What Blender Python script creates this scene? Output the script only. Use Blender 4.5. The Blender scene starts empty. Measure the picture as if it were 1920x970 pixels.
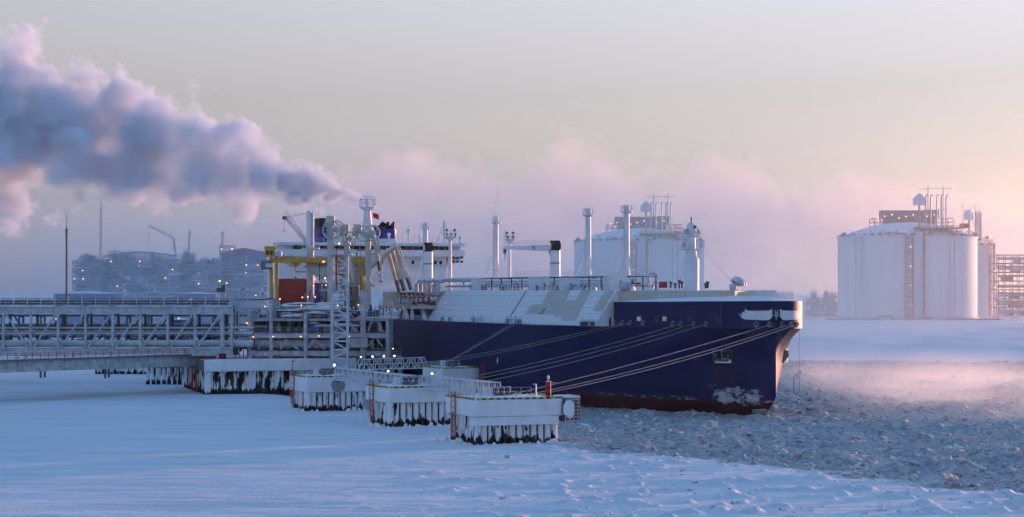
import bpy, bmesh, math, random
import numpy as np
from mathutils import Vector, Matrix, Quaternion
random.seed(7)
SC = bpy.context.scene
COL = SC.collection

# ------------------------------------------------------------------ camera
F_PX, YH, CXP, EYE = 4400.0, 544.0, 960.0, 22.3      # focal length / horizon in photo pixels, eye height in metres
cam_d = bpy.data.cameras.new('camera'); cam = bpy.data.objects.new('camera', cam_d); COL.objects.link(cam)
cam.location = (0, 0, EYE); cam.rotation_euler = (math.radians(90), 0, 0)
cam_d.sensor_width = 36; cam_d.lens = 36 * F_PX / 1920; cam_d.shift_y = (YH - 485) / 1920
cam_d.clip_start = 1; cam_d.clip_end = 30000
SC.camera = cam

# ------------------------------------------------------------------ sky and sun
SUN_AZ, SUN_EL = math.radians(44), math.radians(2.0)     # azimuth to the right of the view axis (+Y)
wd = bpy.data.worlds.new('World'); SC.world = wd; wd.use_nodes = True
nt = wd.node_tree; nt.nodes.clear()
out = nt.nodes.new('ShaderNodeOutputWorld'); bg = nt.nodes.new('ShaderNodeBackground')
sky = nt.nodes.new('ShaderNodeTexSky'); sky.sky_type = 'NISHITA'; sky.sun_disc = False
sky.sun_elevation = SUN_EL; sky.sun_rotation = SUN_AZ
sky.altitude = 0; sky.air_density = 1.0; sky.dust_density = 0.6; sky.ozone_density = 4.0
bg.inputs['Strength'].default_value = 0.15
# air: milky near the horizon, clear deep blue overhead, the same all the way round
tcw = nt.nodes.new('ShaderNodeTexCoord'); spw = nt.nodes.new('ShaderNodeSeparateXYZ'); nt.links.new(tcw.outputs['Generated'], spw.inputs[0])
def elev(lo, hi, z0=0.03, z1=0.5):
    r = nt.nodes.new('ShaderNodeMapRange'); r.interpolation_type = 'SMOOTHSTEP'
    for i, q in ((1, z0), (2, z1), (3, lo), (4, hi)): r.inputs[i].default_value = q
    nt.links.new(spw.outputs[2], r.inputs[0]); return r.outputs[0]
hsv = nt.nodes.new('ShaderNodeHueSaturation'); nt.links.new(elev(0.30, 0.84), hsv.inputs['Saturation']); nt.links.new(elev(0.60, 1.14), hsv.inputs['Value'])
nt.links.new(sky.outputs[0], hsv.inputs['Color'])
tcol = nt.nodes.new('ShaderNodeMix'); tcol.data_type = 'RGBA'; nt.links.new(elev(0.0, 1.0), tcol.inputs[0])
tcol.inputs[6].default_value = (1.12, 0.945, 0.945, 1); tcol.inputs[7].default_value = (0.89, 1.03, 1.0, 1)
tint = nt.nodes.new('ShaderNodeMix'); tint.data_type = 'RGBA'; tint.blend_type = 'MULTIPLY'; tint.inputs[0].default_value = 1.0
nt.links.new(hsv.outputs[0], tint.inputs[6]); nt.links.new(tcol.outputs[2], tint.inputs[7])
nt.links.new(tint.outputs[2], bg.inputs['Color']); nt.links.new(bg.outputs[0], out.inputs['Surface'])
sl = bpy.data.lights.new('sun', 'SUN'); sl.energy = 1.25; sl.angle = math.radians(0.8); sl.color = (1.0, 0.50, 0.34)
sun = bpy.data.objects.new('sun', sl); COL.objects.link(sun)
SUN_DIR = Vector((math.sin(SUN_AZ) * math.cos(SUN_EL), math.cos(SUN_AZ) * math.cos(SUN_EL), math.sin(SUN_EL)))
sun.rotation_euler = (-SUN_DIR).to_track_quat('-Z', 'Y').to_euler()
SC.view_settings.view_transform = 'Standard'; SC.view_settings.look = 'None'
SC.view_settings.exposure = 2.45; SC.view_settings.gamma = 1.0; SC.view_settings.use_curve_mapping = False
cy = SC.cycles
cy.max_bounces = 8; cy.diffuse_bounces = 3; cy.glossy_bounces = 3; cy.volume_bounces = 4; cy.transparent_max_bounces = 12
cy.use_denoising = True; cy.use_adaptive_sampling = True; cy.adaptive_threshold = 0.03; cy.adaptive_min_samples = 16
cy.sample_clamp_indirect = 6.0
cy.volume_step_rate = 1.0; cy.volume_max_steps = 400

# ------------------------------------------------------------------ helpers
def W(px, py, d):
    """photo pixel + distance along the view axis -> a point in the place"""
    return Vector(((px - CXP) * d / F_PX, d, EYE - (py - YH) * d / F_PX))
def ground_d(py, z=0.0): return (EYE - z) * F_PX / (py - YH)
def tag(o, label=None, cat=None, group=None, kind=None):
    if label: o['label'] = label
    if cat: o['category'] = cat
    if group: o['group'] = group
    if kind: o['kind'] = kind
    return o
def empty(name, loc=(0, 0, 0), rz=0.0, label=None, cat=None, group=None):
    o = bpy.data.objects.new(name, None); COL.objects.link(o)
    o.empty_display_size = 0.5
    o.location = loc; o.rotation_euler = (0, 0, rz)
    return tag(o, label, cat, group)
def link_mesh(name, me, m, parent=None):
    o = bpy.data.objects.new(name, me); COL.objects.link(o)
    if m is not None:
        if len(me.materials) == 0: me.materials.append(m)
    if parent is not None: o.parent = parent
    return o
def inst(src, parent, loc=None, rot=None, scale=None):
    o = src.copy(); COL.objects.link(o); o.parent = parent
    if loc is not None: o.location = loc
    if rot is not None: o.rotation_euler = rot
    if scale is not None: o.scale = scale
    return o
def copy_tree(o, parent=None):
    c = o.copy(); COL.objects.link(c); c.parent = parent
    for ch in [x for x in o.children]: copy_tree(ch, c)
    return c

class MB:
    """collects shapes and links them as one mesh"""
    def __init__(s): s.v = []; s.f = []; s.mi = []; s.m = 0
    def add(s, vs, fs):
        b = len(s.v); s.v += [tuple(p) for p in vs]
        s.f += [tuple(i + b for i in f) for f in fs]; s.mi += [s.m] * len(fs)
        return s
    def box(s, c, d, rz=0.0):
        x, y, z = d[0] / 2, d[1] / 2, d[2] / 2; ca, sa = math.cos(rz), math.sin(rz); P = []
        for k in (-z, z):
            for i, j in ((-x, -y), (x, -y), (x, y), (-x, y)):
                P.append((c[0] + i * ca - j * sa, c[1] + i * sa + j * ca, c[2] + k))
        return s.add(P, [(3, 2, 1, 0), (4, 5, 6, 7), (0, 1, 5, 4), (1, 2, 6, 5), (2, 3, 7, 6), (3, 0, 4, 7)])
    def bar(s, p0, p1, w, h=None, up=(0, 0, 1)):
        h = w if h is None else h
        p0, p1 = Vector(p0), Vector(p1); a = (p1 - p0)
        if a.length < 1e-6: return s
        a.normalize(); u = Vector(up)
        if abs(a.dot(u)) > 0.98: u = Vector((0, 1, 0)) if abs(a.y) < 0.9 else Vector((1, 0, 0))
        sx = a.cross(u).normalized(); uy = sx.cross(a).normalized()
        P = [q + sx * i * w / 2 + uy * j * h / 2 for q in (p0, p1) for i, j in ((-1, -1), (1, -1), (1, 1), (-1, 1))]
        return s.add(P, [(3, 2, 1, 0), (4, 5, 6, 7), (0, 1, 5, 4), (1, 2, 6, 5), (2, 3, 7, 6), (3, 0, 4, 7)])
    def tube(s, pts, r, n=8, cap=True):
        pts = [Vector(p) for p in pts]; rs = r if isinstance(r, (list, tuple)) else [r] * len(pts)
        P = []; Fc = []; L = len(pts)
        for i, p in enumerate(pts):
            a = (pts[min(i + 1, L - 1)] - pts[max(i - 1, 0)]).normalized()
            u = Vector((0, 0, 1)) if abs(a.z) < 0.95 else Vector((0, 1, 0))
            sx = a.cross(u).normalized(); uy = sx.cross(a).normalized()
            for k in range(n):
                t = 2 * math.pi * k / n
                P.append(p + (sx * math.cos(t) + uy * math.sin(t)) * rs[i])
        for i in range(L - 1):
            for k in range(n):
                k2 = (k + 1) % n
                Fc.append((i * n + k, i * n + k2, (i + 1) * n + k2, (i + 1) * n + k))
        if cap: Fc += [tuple(reversed(range(n))), tuple(range((L - 1) * n, L * n))]
        return s.add(P, Fc)
    def lathe(s, c, prof, n=24, cap=True, a0=0.0, a1=2 * math.pi):
        P = []; Fc = []; full = abs(a1 - a0 - 2 * math.pi) < 1e-6; m = n if full else n + 1
        for r, z in prof:
            for k in range(m):
                t = a0 + (a1 - a0) * k / n
                P.append((c[0] + r * math.cos(t), c[1] + r * math.sin(t), c[2] + z))
        for i in range(len(prof) - 1):
            for k in range(n):
                k2 = (k + 1) % m
                Fc.append((i * m + k, i * m + k2, (i + 1) * m + k2, (i + 1) * m + k))
        if cap and full: Fc += [tuple(reversed(range(m))), tuple(range((len(prof) - 1) * m, len(prof) * m))]
        return s.add(P, Fc)
    def prism(s, poly, z0, z1):
        n = len(poly); A = sum(poly[i][0] * poly[(i + 1) % n][1] - poly[(i + 1) % n][0] * poly[i][1] for i in range(n))
        if A < 0: poly = poly[::-1]
        P = [(x, y, z0) for x, y in poly] + [(x, y, z1) for x, y in poly]
        return s.add(P, [tuple(reversed(range(n))), tuple(range(n, 2 * n))] + [(i, (i + 1) % n, n + (i + 1) % n, n + i) for i in range(n)])
    def ring(s, c, axis, R, r, n=20, k=6):
        a = Vector(axis).normalized(); u = a.cross(Vector((0, 0, 1)));
        u = Vector((1, 0, 0)) if u.length < 1e-3 else u.normalized()
        v = a.cross(u); c = Vector(c); P = []; Fc = []
        for i in range(n):
            t = 2 * math.pi * i / n; e = u * math.cos(t) + v * math.sin(t)
            for j in range(k):
                q = 2 * math.pi * j / k; P.append(c + e * (R + r * math.cos(q)) + a * r * math.sin(q))
        for i in range(n):
            for j in range(k):
                i2, j2 = (i + 1) % n, (j + 1) % k
                Fc.append((i * k + j, i2 * k + j, i2 * k + j2, i * k + j2))
        return s.add(P, Fc)
    def ball(s, c, r, n=10, m=6, sq=1.0):
        prof = [(max(1e-3, r * math.sin(math.pi * i / m)), -r * sq * math.cos(math.pi * i / m)) for i in range(m + 1)]
        return s.lathe(c, prof, n)
    def disc(s, c, axis, r, th, n=16):
        a = Vector(axis).normalized() * th / 2; c = Vector(c)
        return s.tube([c - a, c + a], r, n)
    def build(s, name, m, parent=None, smooth=False):
        me = bpy.data.meshes.new(name); me.from_pydata(s.v, [], s.f)
        if isinstance(m, (list, tuple)):
            for q in m: me.materials.append(q)
            me.polygons.foreach_set('material_index', s.mi)
        if smooth:
            me.polygons.foreach_set('use_smooth', [True] * len(me.polygons))
            try: me.set_sharp_from_angle(angle=math.radians(40))
            except Exception: pass
        me.update()
        return link_mesh(name, me, None if isinstance(m, (list, tuple)) else m, parent)

def bar(parent, name, m, p0, p1, w, h=None): return MB().bar(p0, p1, w, h).build(name, m, parent)
def tube(parent, name, m, pts, r, n=8): return MB().tube(pts, r, n).build(name, m, parent, True)
def box(parent, name, m, c, d, rz=0.0): return MB().box(c, d, rz).build(name, m, parent)

def rail_mb(pts, h=1.1, step=1.6, r=0.05, rails=3, mb=None):
    """guard rail: posts and rails along a polyline"""
    mb = mb or MB()
    for a, b in zip(pts[:-1], pts[1:]):
        a, b = Vector(a), Vector(b); n = max(1, round((b - a).length / step))
        for k in range(n + 1):
            q = a.lerp(b, k / n); mb.bar(q, q + Vector((0, 0, h)), r * 1.4)
        for j in range(rails):
            z = Vector((0, 0, h * (j + 1) / rails)); mb.bar(a + z, b + z, r)
    return mb

# ------------------------------------------------------------------ numpy noise
_rng = np.random.RandomState(3); _perm = _rng.rand(512, 512).astype(np.float64)
def vnoise(x, y):
    xi = np.floor(x).astype(np.int64); yi = np.floor(y).astype(np.int64); fx = x - xi; fy = y - yi
    fx = fx * fx * (3 - 2 * fx); fy = fy * fy * (3 - 2 * fy)
    g = lambda i, j: _perm[i & 511, j & 511]
    return (g(xi, yi) * (1 - fx) + g(xi + 1, yi) * fx) * (1 - fy) + (g(xi, yi + 1) * (1 - fx) + g(xi + 1, yi + 1) * fx) * fy
def fbm(x, y, oct=4, gain=0.5):
    s = 0.0; a = 1.0; t = 0.0
    for i in range(oct):
        s = s + a * vnoise(x * 2 ** i + 17.3 * i, y * 2 ** i + 5.1 * i); t += a; a *= gain
    return s / t

# ------------------------------------------------------------------ materials
MATS = {}
def mat(name, col, rough=0.6, metal=0.0, var=0.12, vscale=0.6, frost=0.0, rime=0.0, emit=None, bump=0.0, col2=None, stretch=(1, 1, 1), spec=0.4, bscale=8.0):
    """painted / weathered surface; frost = snow lying on upward faces, rime = patchy frost on every face"""
    m = bpy.data.materials.new(name); m.use_nodes = True; nt = m.node_tree; N = nt.nodes; L = nt.links
    b = N['Principled BSDF']; b.inputs['Roughness'].default_value = rough; b.inputs['Metallic'].default_value = metal
    b.inputs['Specular IOR Level'].default_value = spec
    if emit:
        b.inputs['Base Color'].default_value = (*col, 1)
        b.inputs['Emission Color'].default_value = (*col, 1); b.inputs['Emission Strength'].default_value = emit
        MATS[name] = m; return m
    tc = N.new('ShaderNodeTexCoord'); mp = N.new('ShaderNodeMapping'); mp.inputs['Scale'].default_value = stretch
    L.new(tc.outputs['Object'], mp.inputs[0])
    nz = N.new('ShaderNodeTexNoise'); nz.inputs['Scale'].default_value = vscale; nz.inputs['Detail'].default_value = 6; nz.inputs['Roughness'].default_value = 0.65
    L.new(mp.outputs[0], nz.inputs['Vector'])
    rp = N.new('ShaderNodeValToRGB'); rp.color_ramp.elements[0].position = 0.32; rp.color_ramp.elements[1].position = 0.68
    c2 = col2 or tuple(max(0, c * (1 - 2.2 * var)) for c in col)
    rp.color_ramp.elements[0].color = (*c2, 1); rp.color_ramp.elements[1].color = (*[min(0.95, c * (1 + var)) for c in col], 1)
    L.new(nz.outputs[0], rp.inputs[0]); colsock = rp.outputs[0]
    if frost or rime:
        ge = N.new('ShaderNodeNewGeometry'); sx = N.new('ShaderNodeSeparateXYZ'); L.new(ge.outputs['Normal'], sx.inputs[0])
        n2 = N.new('ShaderNodeTexNoise'); n2.inputs['Scale'].default_value = 0.8; n2.inputs['Detail'].default_value = 4; L.new(tc.outputs['Object'], n2.inputs['Vector'])
        up = N.new('ShaderNodeMapRange'); up.inputs[1].default_value = 0.25; up.inputs[2].default_value = 0.75; up.inputs[4].default_value = frost
        L.new(sx.outputs[2], up.inputs[0])
        rm = N.new('ShaderNodeMapRange'); rm.inputs[1].default_value = 0.58 - 0.35 * rime; rm.inputs[2].default_value = 0.95 - 0.25 * rime; rm.inputs[4].default_value = min(1.0, rime * 1.3)
        L.new(n2.outputs[0], rm.inputs[0])
        mx = N.new('ShaderNodeMath'); mx.operation = 'MAXIMUM'; L.new(up.outputs[0], mx.inputs[0]); L.new(rm.outputs[0], mx.inputs[1])
        mc = N.new('ShaderNodeMix'); mc.data_type = 'RGBA'; L.new(mx.outputs[0], mc.inputs[0]); L.new(colsock, mc.inputs[6]); mc.inputs[7].default_value = (0.78, 0.80, 0.83, 1)
        colsock = mc.outputs[2]
    L.new(colsock, b.inputs['Base Color'])
    if bump:
        n3 = N.new('ShaderNodeTexNoise'); n3.inputs['Scale'].default_value = bscale; n3.inputs['Detail'].default_value = 4; L.new(mp.outputs[0], n3.inputs['Vector'])
        bp = N.new('ShaderNodeBump'); bp.inputs['Strength'].default_value = bump; bp.inputs['Distance'].default_value = 0.1
        L.new(n3.outputs[0], bp.inputs['Height']); L.new(bp.outputs[0], b.inputs['Normal'])
    MATS[name] = m; return m

M_SNOW = mat('snow', (0.80, 0.81, 0.83), rough=0.75, var=0.03, vscale=0.25, bump=0.25, spec=0.2)
M_PACK = mat('packed_snow_on_concrete', (0.76, 0.78, 0.81), rough=0.8, var=0.06, vscale=0.35, bump=0.35, spec=0.15, bscale=2.0)
M_STEEL = mat('frosted_steel', (0.40, 0.43, 0.47), rough=0.55, var=0.12, frost=0.9, rime=0.55)
M_STEELL = mat('rimed_pale_steel', (0.52, 0.55, 0.59), rough=0.55, var=0.1, frost=0.9, rime=0.6)
M_STEELD = mat('dark_steel', (0.07, 0.08, 0.10), rough=0.6, var=0.2, frost=0.6, rime=0.12)
M_RED = mat('red_paint', (0.36, 0.035, 0.025), rough=0.5, var=0.18, frost=0.5)
M_REDL = mat('red_ladder_paint', (0.50, 0.07, 0.04), rough=0.5, var=0.1)
M_YEL = mat('yellow_paint', (0.60, 0.33, 0.03), rough=0.5, var=0.12, frost=0.8, rime=0.1)
M_WHITE = mat('white_ship_paint', (0.72, 0.75, 0.78), rough=0.5, var=0.06, vscale=0.3, frost=0.6)
M_BEIGE = mat('beige_ship_paint', (0.50, 0.45, 0.36), rough=0.6, var=0.08, frost=0.5)
M_BLACK = mat('black_soot_paint_and_shade', (0.012, 0.012, 0.014), rough=0.6, var=0.2)  # black paint; also stands for shade in openings, hawse pockets and pile gaps
M_BLUE = mat('blue_funnel_paint', (0.02, 0.035, 0.22), rough=0.45, var=0.12)
M_GLASS = mat('dark_window_glass', (0.015, 0.02, 0.03), rough=0.08, var=0.1, spec=0.7)
M_CONC = mat('dark_concrete', (0.20, 0.20, 0.20), rough=0.85, var=0.18, frost=0.9, bump=0.2)
M_LAMP = mat('warm_lamp', (1.0, 0.36, 0.10), emit=1.3)
M_LAMPW = mat('white_lamp', (1.0, 0.93, 0.78), emit=1.8)
M_BROWN = mat('brown_tank_steel', (0.15, 0.105, 0.09), rough=0.65, var=0.2, frost=0.35)
M_ROPE = mat('mooring_rope', (0.36, 0.38, 0.42), rough=0.8, var=0.15)
M_CREAM = mat('cream_paint', (0.52, 0.50, 0.42), rough=0.55, var=0.1, frost=0.9, rime=0.25)
M_DBLUE = mat('blue_cladding', (0.05, 0.10, 0.30), rough=0.5, var=0.08, frost=0.5)

# ================================================================== THE SETTING: ice, shore
def seg_dist(x, y, a, b):
    ax, ay = a; bx, by = b; dx, dy = bx - ax, by - ay
    t = np.clip(((x - ax) * dx + (y - ay) * dy) / (dx * dx + dy * dy), 0, 1)
    return np.hypot(x - ax - t * dx, y - ay - t * dy)
SHIP_O = Vector((46.7, 415.0, 0.0)); TH = math.radians(20)
HX, HY = math.sin(TH), -math.cos(TH)                      # ship heading
def brash_mask(x, y):
    """1 in the broken channel, 0 on the fast ice"""
    n = (fbm(x * 0.035 + 9, y * 0.035 + 3, 3) - 0.5) * 44 + (fbm(x * 0.16, y * 0.16, 4, 0.65) - 0.5) * 30
    # near edge: line from the end dolphin towards the camera's right
    bx = np.interp(y, [200, 236, 254, 292, 320, 337, 360, 480, 640, 720], [72, 58, 50, 34, 20, 9, 2, -42, -100, -130])
    near = (x - bx) + n * np.interp(y, [230, 325, 360], [1.0, 0.6, 0.1])
    far = (742 + np.interp(x, [80, 130, 200], [10, -4, -2])) - y + n * 0.5
    return np.clip(near / np.interp(y, [240, 335, 360], [16, 8, 5]) + 0.5, 0, 1) * np.clip(far / 12 + 0.5, 0, 1)
PIERS = []                                                # (x, y, radius) rubble collects there
def ice_height(x, y):
    b = brash_mask(x, y)
    flat = (fbm(x * 0.02, y * 0.05, 3) - 0.5) * 0.7
    sas = (fbm(x * 0.13 + y * 0.03, y * 0.75, 5, 0.55) - 0.5) * 0.24 * (0.35 + 0.65 * np.clip((x + 95) / 70, 0, 1)) * np.clip((420 - y) / 110, 0.15, 1)
    lum = np.clip(fbm(x * 0.33 + 40, y * 0.33 + 8, 4) - 0.62, 0, 1) * 2.6 * np.clip((x + 26) / 40, 0, 1) * np.clip((352 - y) / 30, 0, 1)
    rough = np.abs(fbm(x * 0.45 + 3, y * 0.45 + 7, 4, 0.62) - 0.5) * 1.1 + (fbm(x * 2.3, y * 2.3, 3, 0.65) - 0.5) * 0.75
    big = np.clip(fbm(x * 0.16 + 60, y * 0.16 + 20, 3) - 0.60, 0, 1) * 4.0
    h = flat + sas + lum
    h = h * (1 - b) + (rough + big - 0.6) * b
    shore = np.clip((y - 760) / 620, 0, 1)
    ew = 0.5 + 0.5 * np.clip((x + 40) / 160, -1, 1)
    h = h + (shore ** 1.3) * (4.6 + 0.6 * ew) + np.where(y > 770, (fbm(x * 0.03 + 5, y * 0.012, 4) - 0.5) * 2.4 * np.clip((y - 770) / 100, 0, 1) * np.clip((1500 - y) / 200, 0, 1), 0)
    return h, b

def grid_mesh(name, X, Y, Z, attr, m):
    R, C = X.shape; me = bpy.data.meshes.new(name)
    co = np.stack([X, Y, Z], -1).reshape(-1, 3)
    i = np.arange(R * C).reshape(R, C)
    q = np.stack([i[:-1, :-1], i[:-1, 1:], i[1:, 1:], i[1:, :-1]], -1).reshape(-1, 4)
    me.vertices.add(len(co)); me.vertices.foreach_set('co', co.ravel())
    me.loops.add(q.size); me.loops.foreach_set('vertex_index', q.ravel().astype(np.int32))
    me.polygons.add(len(q)); me.polygons.foreach_set('loop_start', np.arange(0, q.size, 4, dtype=np.int32))
    me.polygons.foreach_set('use_smooth', np.ones(len(q), dtype=bool))
    if attr is not None:
        a = me.attributes.new('brash', 'FLOAT', 'POINT'); a.data.foreach_set('value', attr.ravel().astype(np.float32))
    me.update(calc_edges=True); me.validate()
    me.materials.append(m)
    o = bpy.data.objects.new(name, me); COL.objects.link(o); return o

def ice_material():
    m = bpy.data.materials.new('sea_ice'); m.use_nodes = True; nt = m.node_tree; N = nt.nodes; L = nt.links
    b = N['Principled BSDF']; b.inputs['Roughness'].default_value = 0.7; b.inputs['Specular IOR Level'].default_value = 0.2
    at = N.new('ShaderNodeAttribute'); at.attribute_name = 'brash'
    tc = N.new('ShaderNodeTexCoord')
    nz = N.new('ShaderNodeTexNoise'); nz.inputs['Scale'].default_value = 0.9; nz.inputs['Detail'].default_value = 7; nz.inputs['Roughness'].default_value = 0.7
    L.new(tc.outputs['Object'], nz.inputs['Vector'])
    r1 = N.new('ShaderNodeValToRGB'); e = r1.color_ramp.elements
    e[0].position = 0.36; e[0].color = (0.21, 0.21, 0.21, 1); e[1].position = 0.66; e[1].color = (0.61, 0.62, 0.62, 1)
    L.new(nz.outputs[0], r1.inputs[0])
    mp = N.new('ShaderNodeMapping'); mp.inputs['Scale'].default_value = (0.05, 0.22, 0.2); L.new(tc.outputs['Object'], mp.inputs[0])
    n2 = N.new('ShaderNodeTexNoise'); n2.inputs['Scale'].default_value = 1.0; n2.inputs['Detail'].default_value = 6; L.new(mp.outputs[0], n2.inputs['Vector'])
    r2 = N.new('ShaderNodeValToRGB'); e = r2.color_ramp.elements
    e[0].position = 0.3; e[0].color = (0.62, 0.66, 0.70, 1); e[1].position = 0.7; e[1].color = (0.82, 0.83, 0.85, 1)
    L.new(n2.outputs[0], r2.inputs[0])
    mx = N.new('ShaderNodeMix'); mx.data_type = 'RGBA'; L.new(at.outputs['Fac'], mx.inputs[0]); L.new(r2.outputs[0], mx.inputs[6]); L.new(r1.outputs[0], mx.inputs[7])
    L.new(mx.outputs[2], b.inputs['Base Color'])
    n3 = N.new('ShaderNodeTexNoise'); n3.inputs['Scale'].default_value = 2.4; n3.inputs['Detail'].default_value = 5; L.new(tc.outputs['Object'], n3.inputs['Vector'])
    bp = N.new('ShaderNodeBump'); bp.inputs['Strength'].default_value = 0.5; bp.inputs['Distance'].default_value = 0.3
    mp3 = N.new('ShaderNodeMapping'); mp3.inputs['Scale'].default_value = (0.35, 1.5, 1.0); mp3.inputs['Rotation'].default_value = (0, 0, 0.12); L.new(tc.outputs['Object'], mp3.inputs[0])
    n4 = N.new('ShaderNodeTexNoise'); n4.inputs['Scale'].default_value = 1.0; n4.inputs['Detail'].default_value = 6; n4.inputs['Roughness'].default_value = 0.6; L.new(mp3.outputs[0], n4.inputs['Vector'])
    sm = N.new('ShaderNodeMath'); sm.operation = 'MULTIPLY_ADD'; sm.inputs[1].default_value = 1.6; L.new(n4.outputs[0], sm.inputs[0]); L.new(n3.outputs[0], sm.inputs[2])
    L.new(sm.outputs[0], bp.inputs['Height']); L.new(bp.outputs[0], b.inputs['Normal'])
    return m
M_ICE = ice_material()
ang = np.radians(np.concatenate([np.linspace(-38, -15.5, 40), np.linspace(-15, 15, 620), np.linspace(15.5, 38, 40)]))
rad = np.concatenate([np.linspace(90, 218, 20), np.geomspace(222, 830, 520), np.geomspace(840, 1700, 110), np.geomspace(1800, 9000, 16)])
A, R = np.meshgrid(ang, rad); X = R * np.tan(A); Y = R
Hh, Bb = ice_height(X, Y)
ice = grid_mesh('sea_ice', X, Y, Hh, Bb, M_ICE); tag(ice, kind='structure')

# loose blocks of ice in the channel: nobody could count them
def ice_blocks(n, region, seed, smin, smax, name, label, fr=0.45, flat=1.0):
    rs = np.random.RandomState(seed); V = []; Fc = []
    base = np.array([(-1, -1, -1), (1, -1, -1), (1, 1, -1), (-1, 1, -1), (-1, -1, 1), (1, -1, 1), (1, 1, 1), (-1, 1, 1)], float)
    fq = np.array([(3, 2, 1, 0), (4, 5, 6, 7), (0, 1, 5, 4), (1, 2, 6, 5), (2, 3, 7, 6), (3, 0, 4, 7)])
    P = region(rs, n); k = 0; PA = np.array(P); ZZ = ice_height(PA[:, 0], PA[:, 1])[0]
    for (x, y), z in zip(P, ZZ):
        s = smin * (smax / smin) ** (rs.rand() ** 4)
        v = base * np.array([s * (0.5 + rs.rand()), s * (0.5 + rs.rand()), s * (0.25 + 0.5 * rs.rand()) * flat]) * (0.65 + 0.6 * rs.rand(8, 1))
        v[4:, :2] *= 0.45 + 0.5 * rs.rand()
        q = Quaternion((rs.randn(), rs.randn() * 0.35, rs.randn() * 0.35, rs.randn())).normalized().to_matrix()
        v = v @ np.array(q).T
        V.append(v + np.array([x, y, z + s * 0.05])); Fc.append(fq + 8 * k); k += 1
    me = bpy.data.meshes.new(name); me.from_pydata(np.concatenate(V).tolist(), [], np.concatenate(Fc).tolist()); me.update()
    o = link_mesh(name, me, mat('broken_ice_' + name, (0.44, 0.45, 0.45), rough=0.75, var=0.3, vscale=0.5, frost=fr)); tag(o, label, 'ice', kind='stuff'); return o
def reg_brash(rs, n):
    y = 240 * (735 / 240) ** rs.rand(n * 4); x = rs.uniform(-10, 150, n * 4) * y / 420
    k = brash_mask(x, y) > 0.5; return list(zip(x[k], y[k]))[:n]
def reg_snow(rs, n):
    y = rs.uniform(232, 345, n * 12); x = rs.uniform(-10, 62, n * 12)
    k = (brash_mask(x, y) < 0.3) & (rs.rand(n * 12) < np.clip((x - 4 + (340 - y) * 0.25) / 50, 0.05, 1)); return list(zip(x[k], y[k]))[:n]
ice_blocks(14000, reg_brash, 5, 0.08, 0.60, 'brash_ice', 'jumbled broken ice blocks filling the channel round the bow')
ice_blocks(260, reg_snow, 8, 0.06, 0.42, 'scattered_ice_lumps', 'scattered ice lumps frozen into the foreground snow', fr=1.0)
ice_blocks(170, reg_brash, 15, 0.55, 1.5, 'ice_slabs', 'larger tilted ice slabs scattered in the broken channel', fr=0.8, flat=0.4)

# ================================================================== THE SHIP
SHIP = empty('gas_carrier', SHIP_O, math.atan2(HY, HX), 'dark blue gas carrier with white trunk deck moored along the icy jetty', 'ship')
SINT, COST = math.sin(TH), math.cos(TH)
def t_for(px, ys):
    """distance aft of the stem of a point that lies ys metres to starboard and shows at photo column px"""
    k = (px - CXP) / F_PX
    return (SHIP_O.x - COST * ys - k * (SHIP_O.y - SINT * ys)) / (SINT + COST * k)
def dep(t, ys): return SHIP_O.y + COST * t - SINT * ys
def z_for(py, t, ys): return EYE - (py - YH) * dep(t, ys) / F_PX
def px_of(t, ys): return CXP + F_PX * (SHIP_O.x - SINT * t - COST * ys) / dep(t, ys)
def S(t, ys, z): return Vector((-t, -ys, z))
def SP(px, py, ys):
    t = t_for(px, ys); return S(t, ys, z_for(py, t, ys))
def ytop(t):
    R, f1 = 8.4, math.radians(70)
    if t <= 0: return 0.0
    t1 = R * (1 - math.cos(f1)); y1 = R * math.sin(f1)
    if t < t1: return R * math.sin(math.acos(1 - t / R))
    if t < 47: return y1 + 0.364 * (t - t1)
    y2 = y1 + 0.364 * (47 - t1)
    return y2 + (25 - y2) * (1 - (1 - min(1, (t - 47) / 15)) ** 2)
def ywl(t): return 0.36 * t if t < 50 else 18 + 7 * (1 - (1 - min(1, (t - 50) / 39)) ** 2)
def stem(z):
    if z >= 3.5: return 0.0
    k = (3.5 - z) / 3.5; return 3.2 * k * k + 1.8 * k
DK = 15.5                                                # main deck height
def yhull(tau, z):
    w = min(1.0, max(0.0, z / DK)) ** 0.92; r = min(1.0, max(0.0, (z - 11.5) / (DK - 11.5))); r = r * r * (3 - 2 * r)
    k = min(1.0, tau / 17.0); wedge = ywl(tau) + 5.9 * (1.5 * k - 0.5 * k ** 3) if tau < 40 else ytop(tau)
    if 40 <= tau < 60 or 30 < tau < 40: wedge = min(25, ytop(tau))
    top = wedge * (1 - r) + ytop(tau) * r
    return ywl(tau) * (1 - w) + top * w
def hull_t(px, z):
    """distance aft of the stem where the starboard shell at height z shows at photo column px"""
    lo, hi = 0.0, 60.0
    for _ in range(40):
        m = (lo + hi) / 2
        if px_of(m, yhull(m, z)) > px: lo = m
        else: hi = m
    return lo
TAU = [0, .08, .3, .7, 1.2, 1.8, 2.6, 3.6, 4.93, 7, 10, 14, 18, 22, 26, 30, 34, 38, 42, 47, 52, 57, 62, 70, 80, 90, 110, 140, 180, 230, 262, 280, 292]
ZL = [-6, -3, 0, 0.8, 1.7, 2.4, 3.5, 5, 7, 9, 11, 13, DK]

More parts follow.
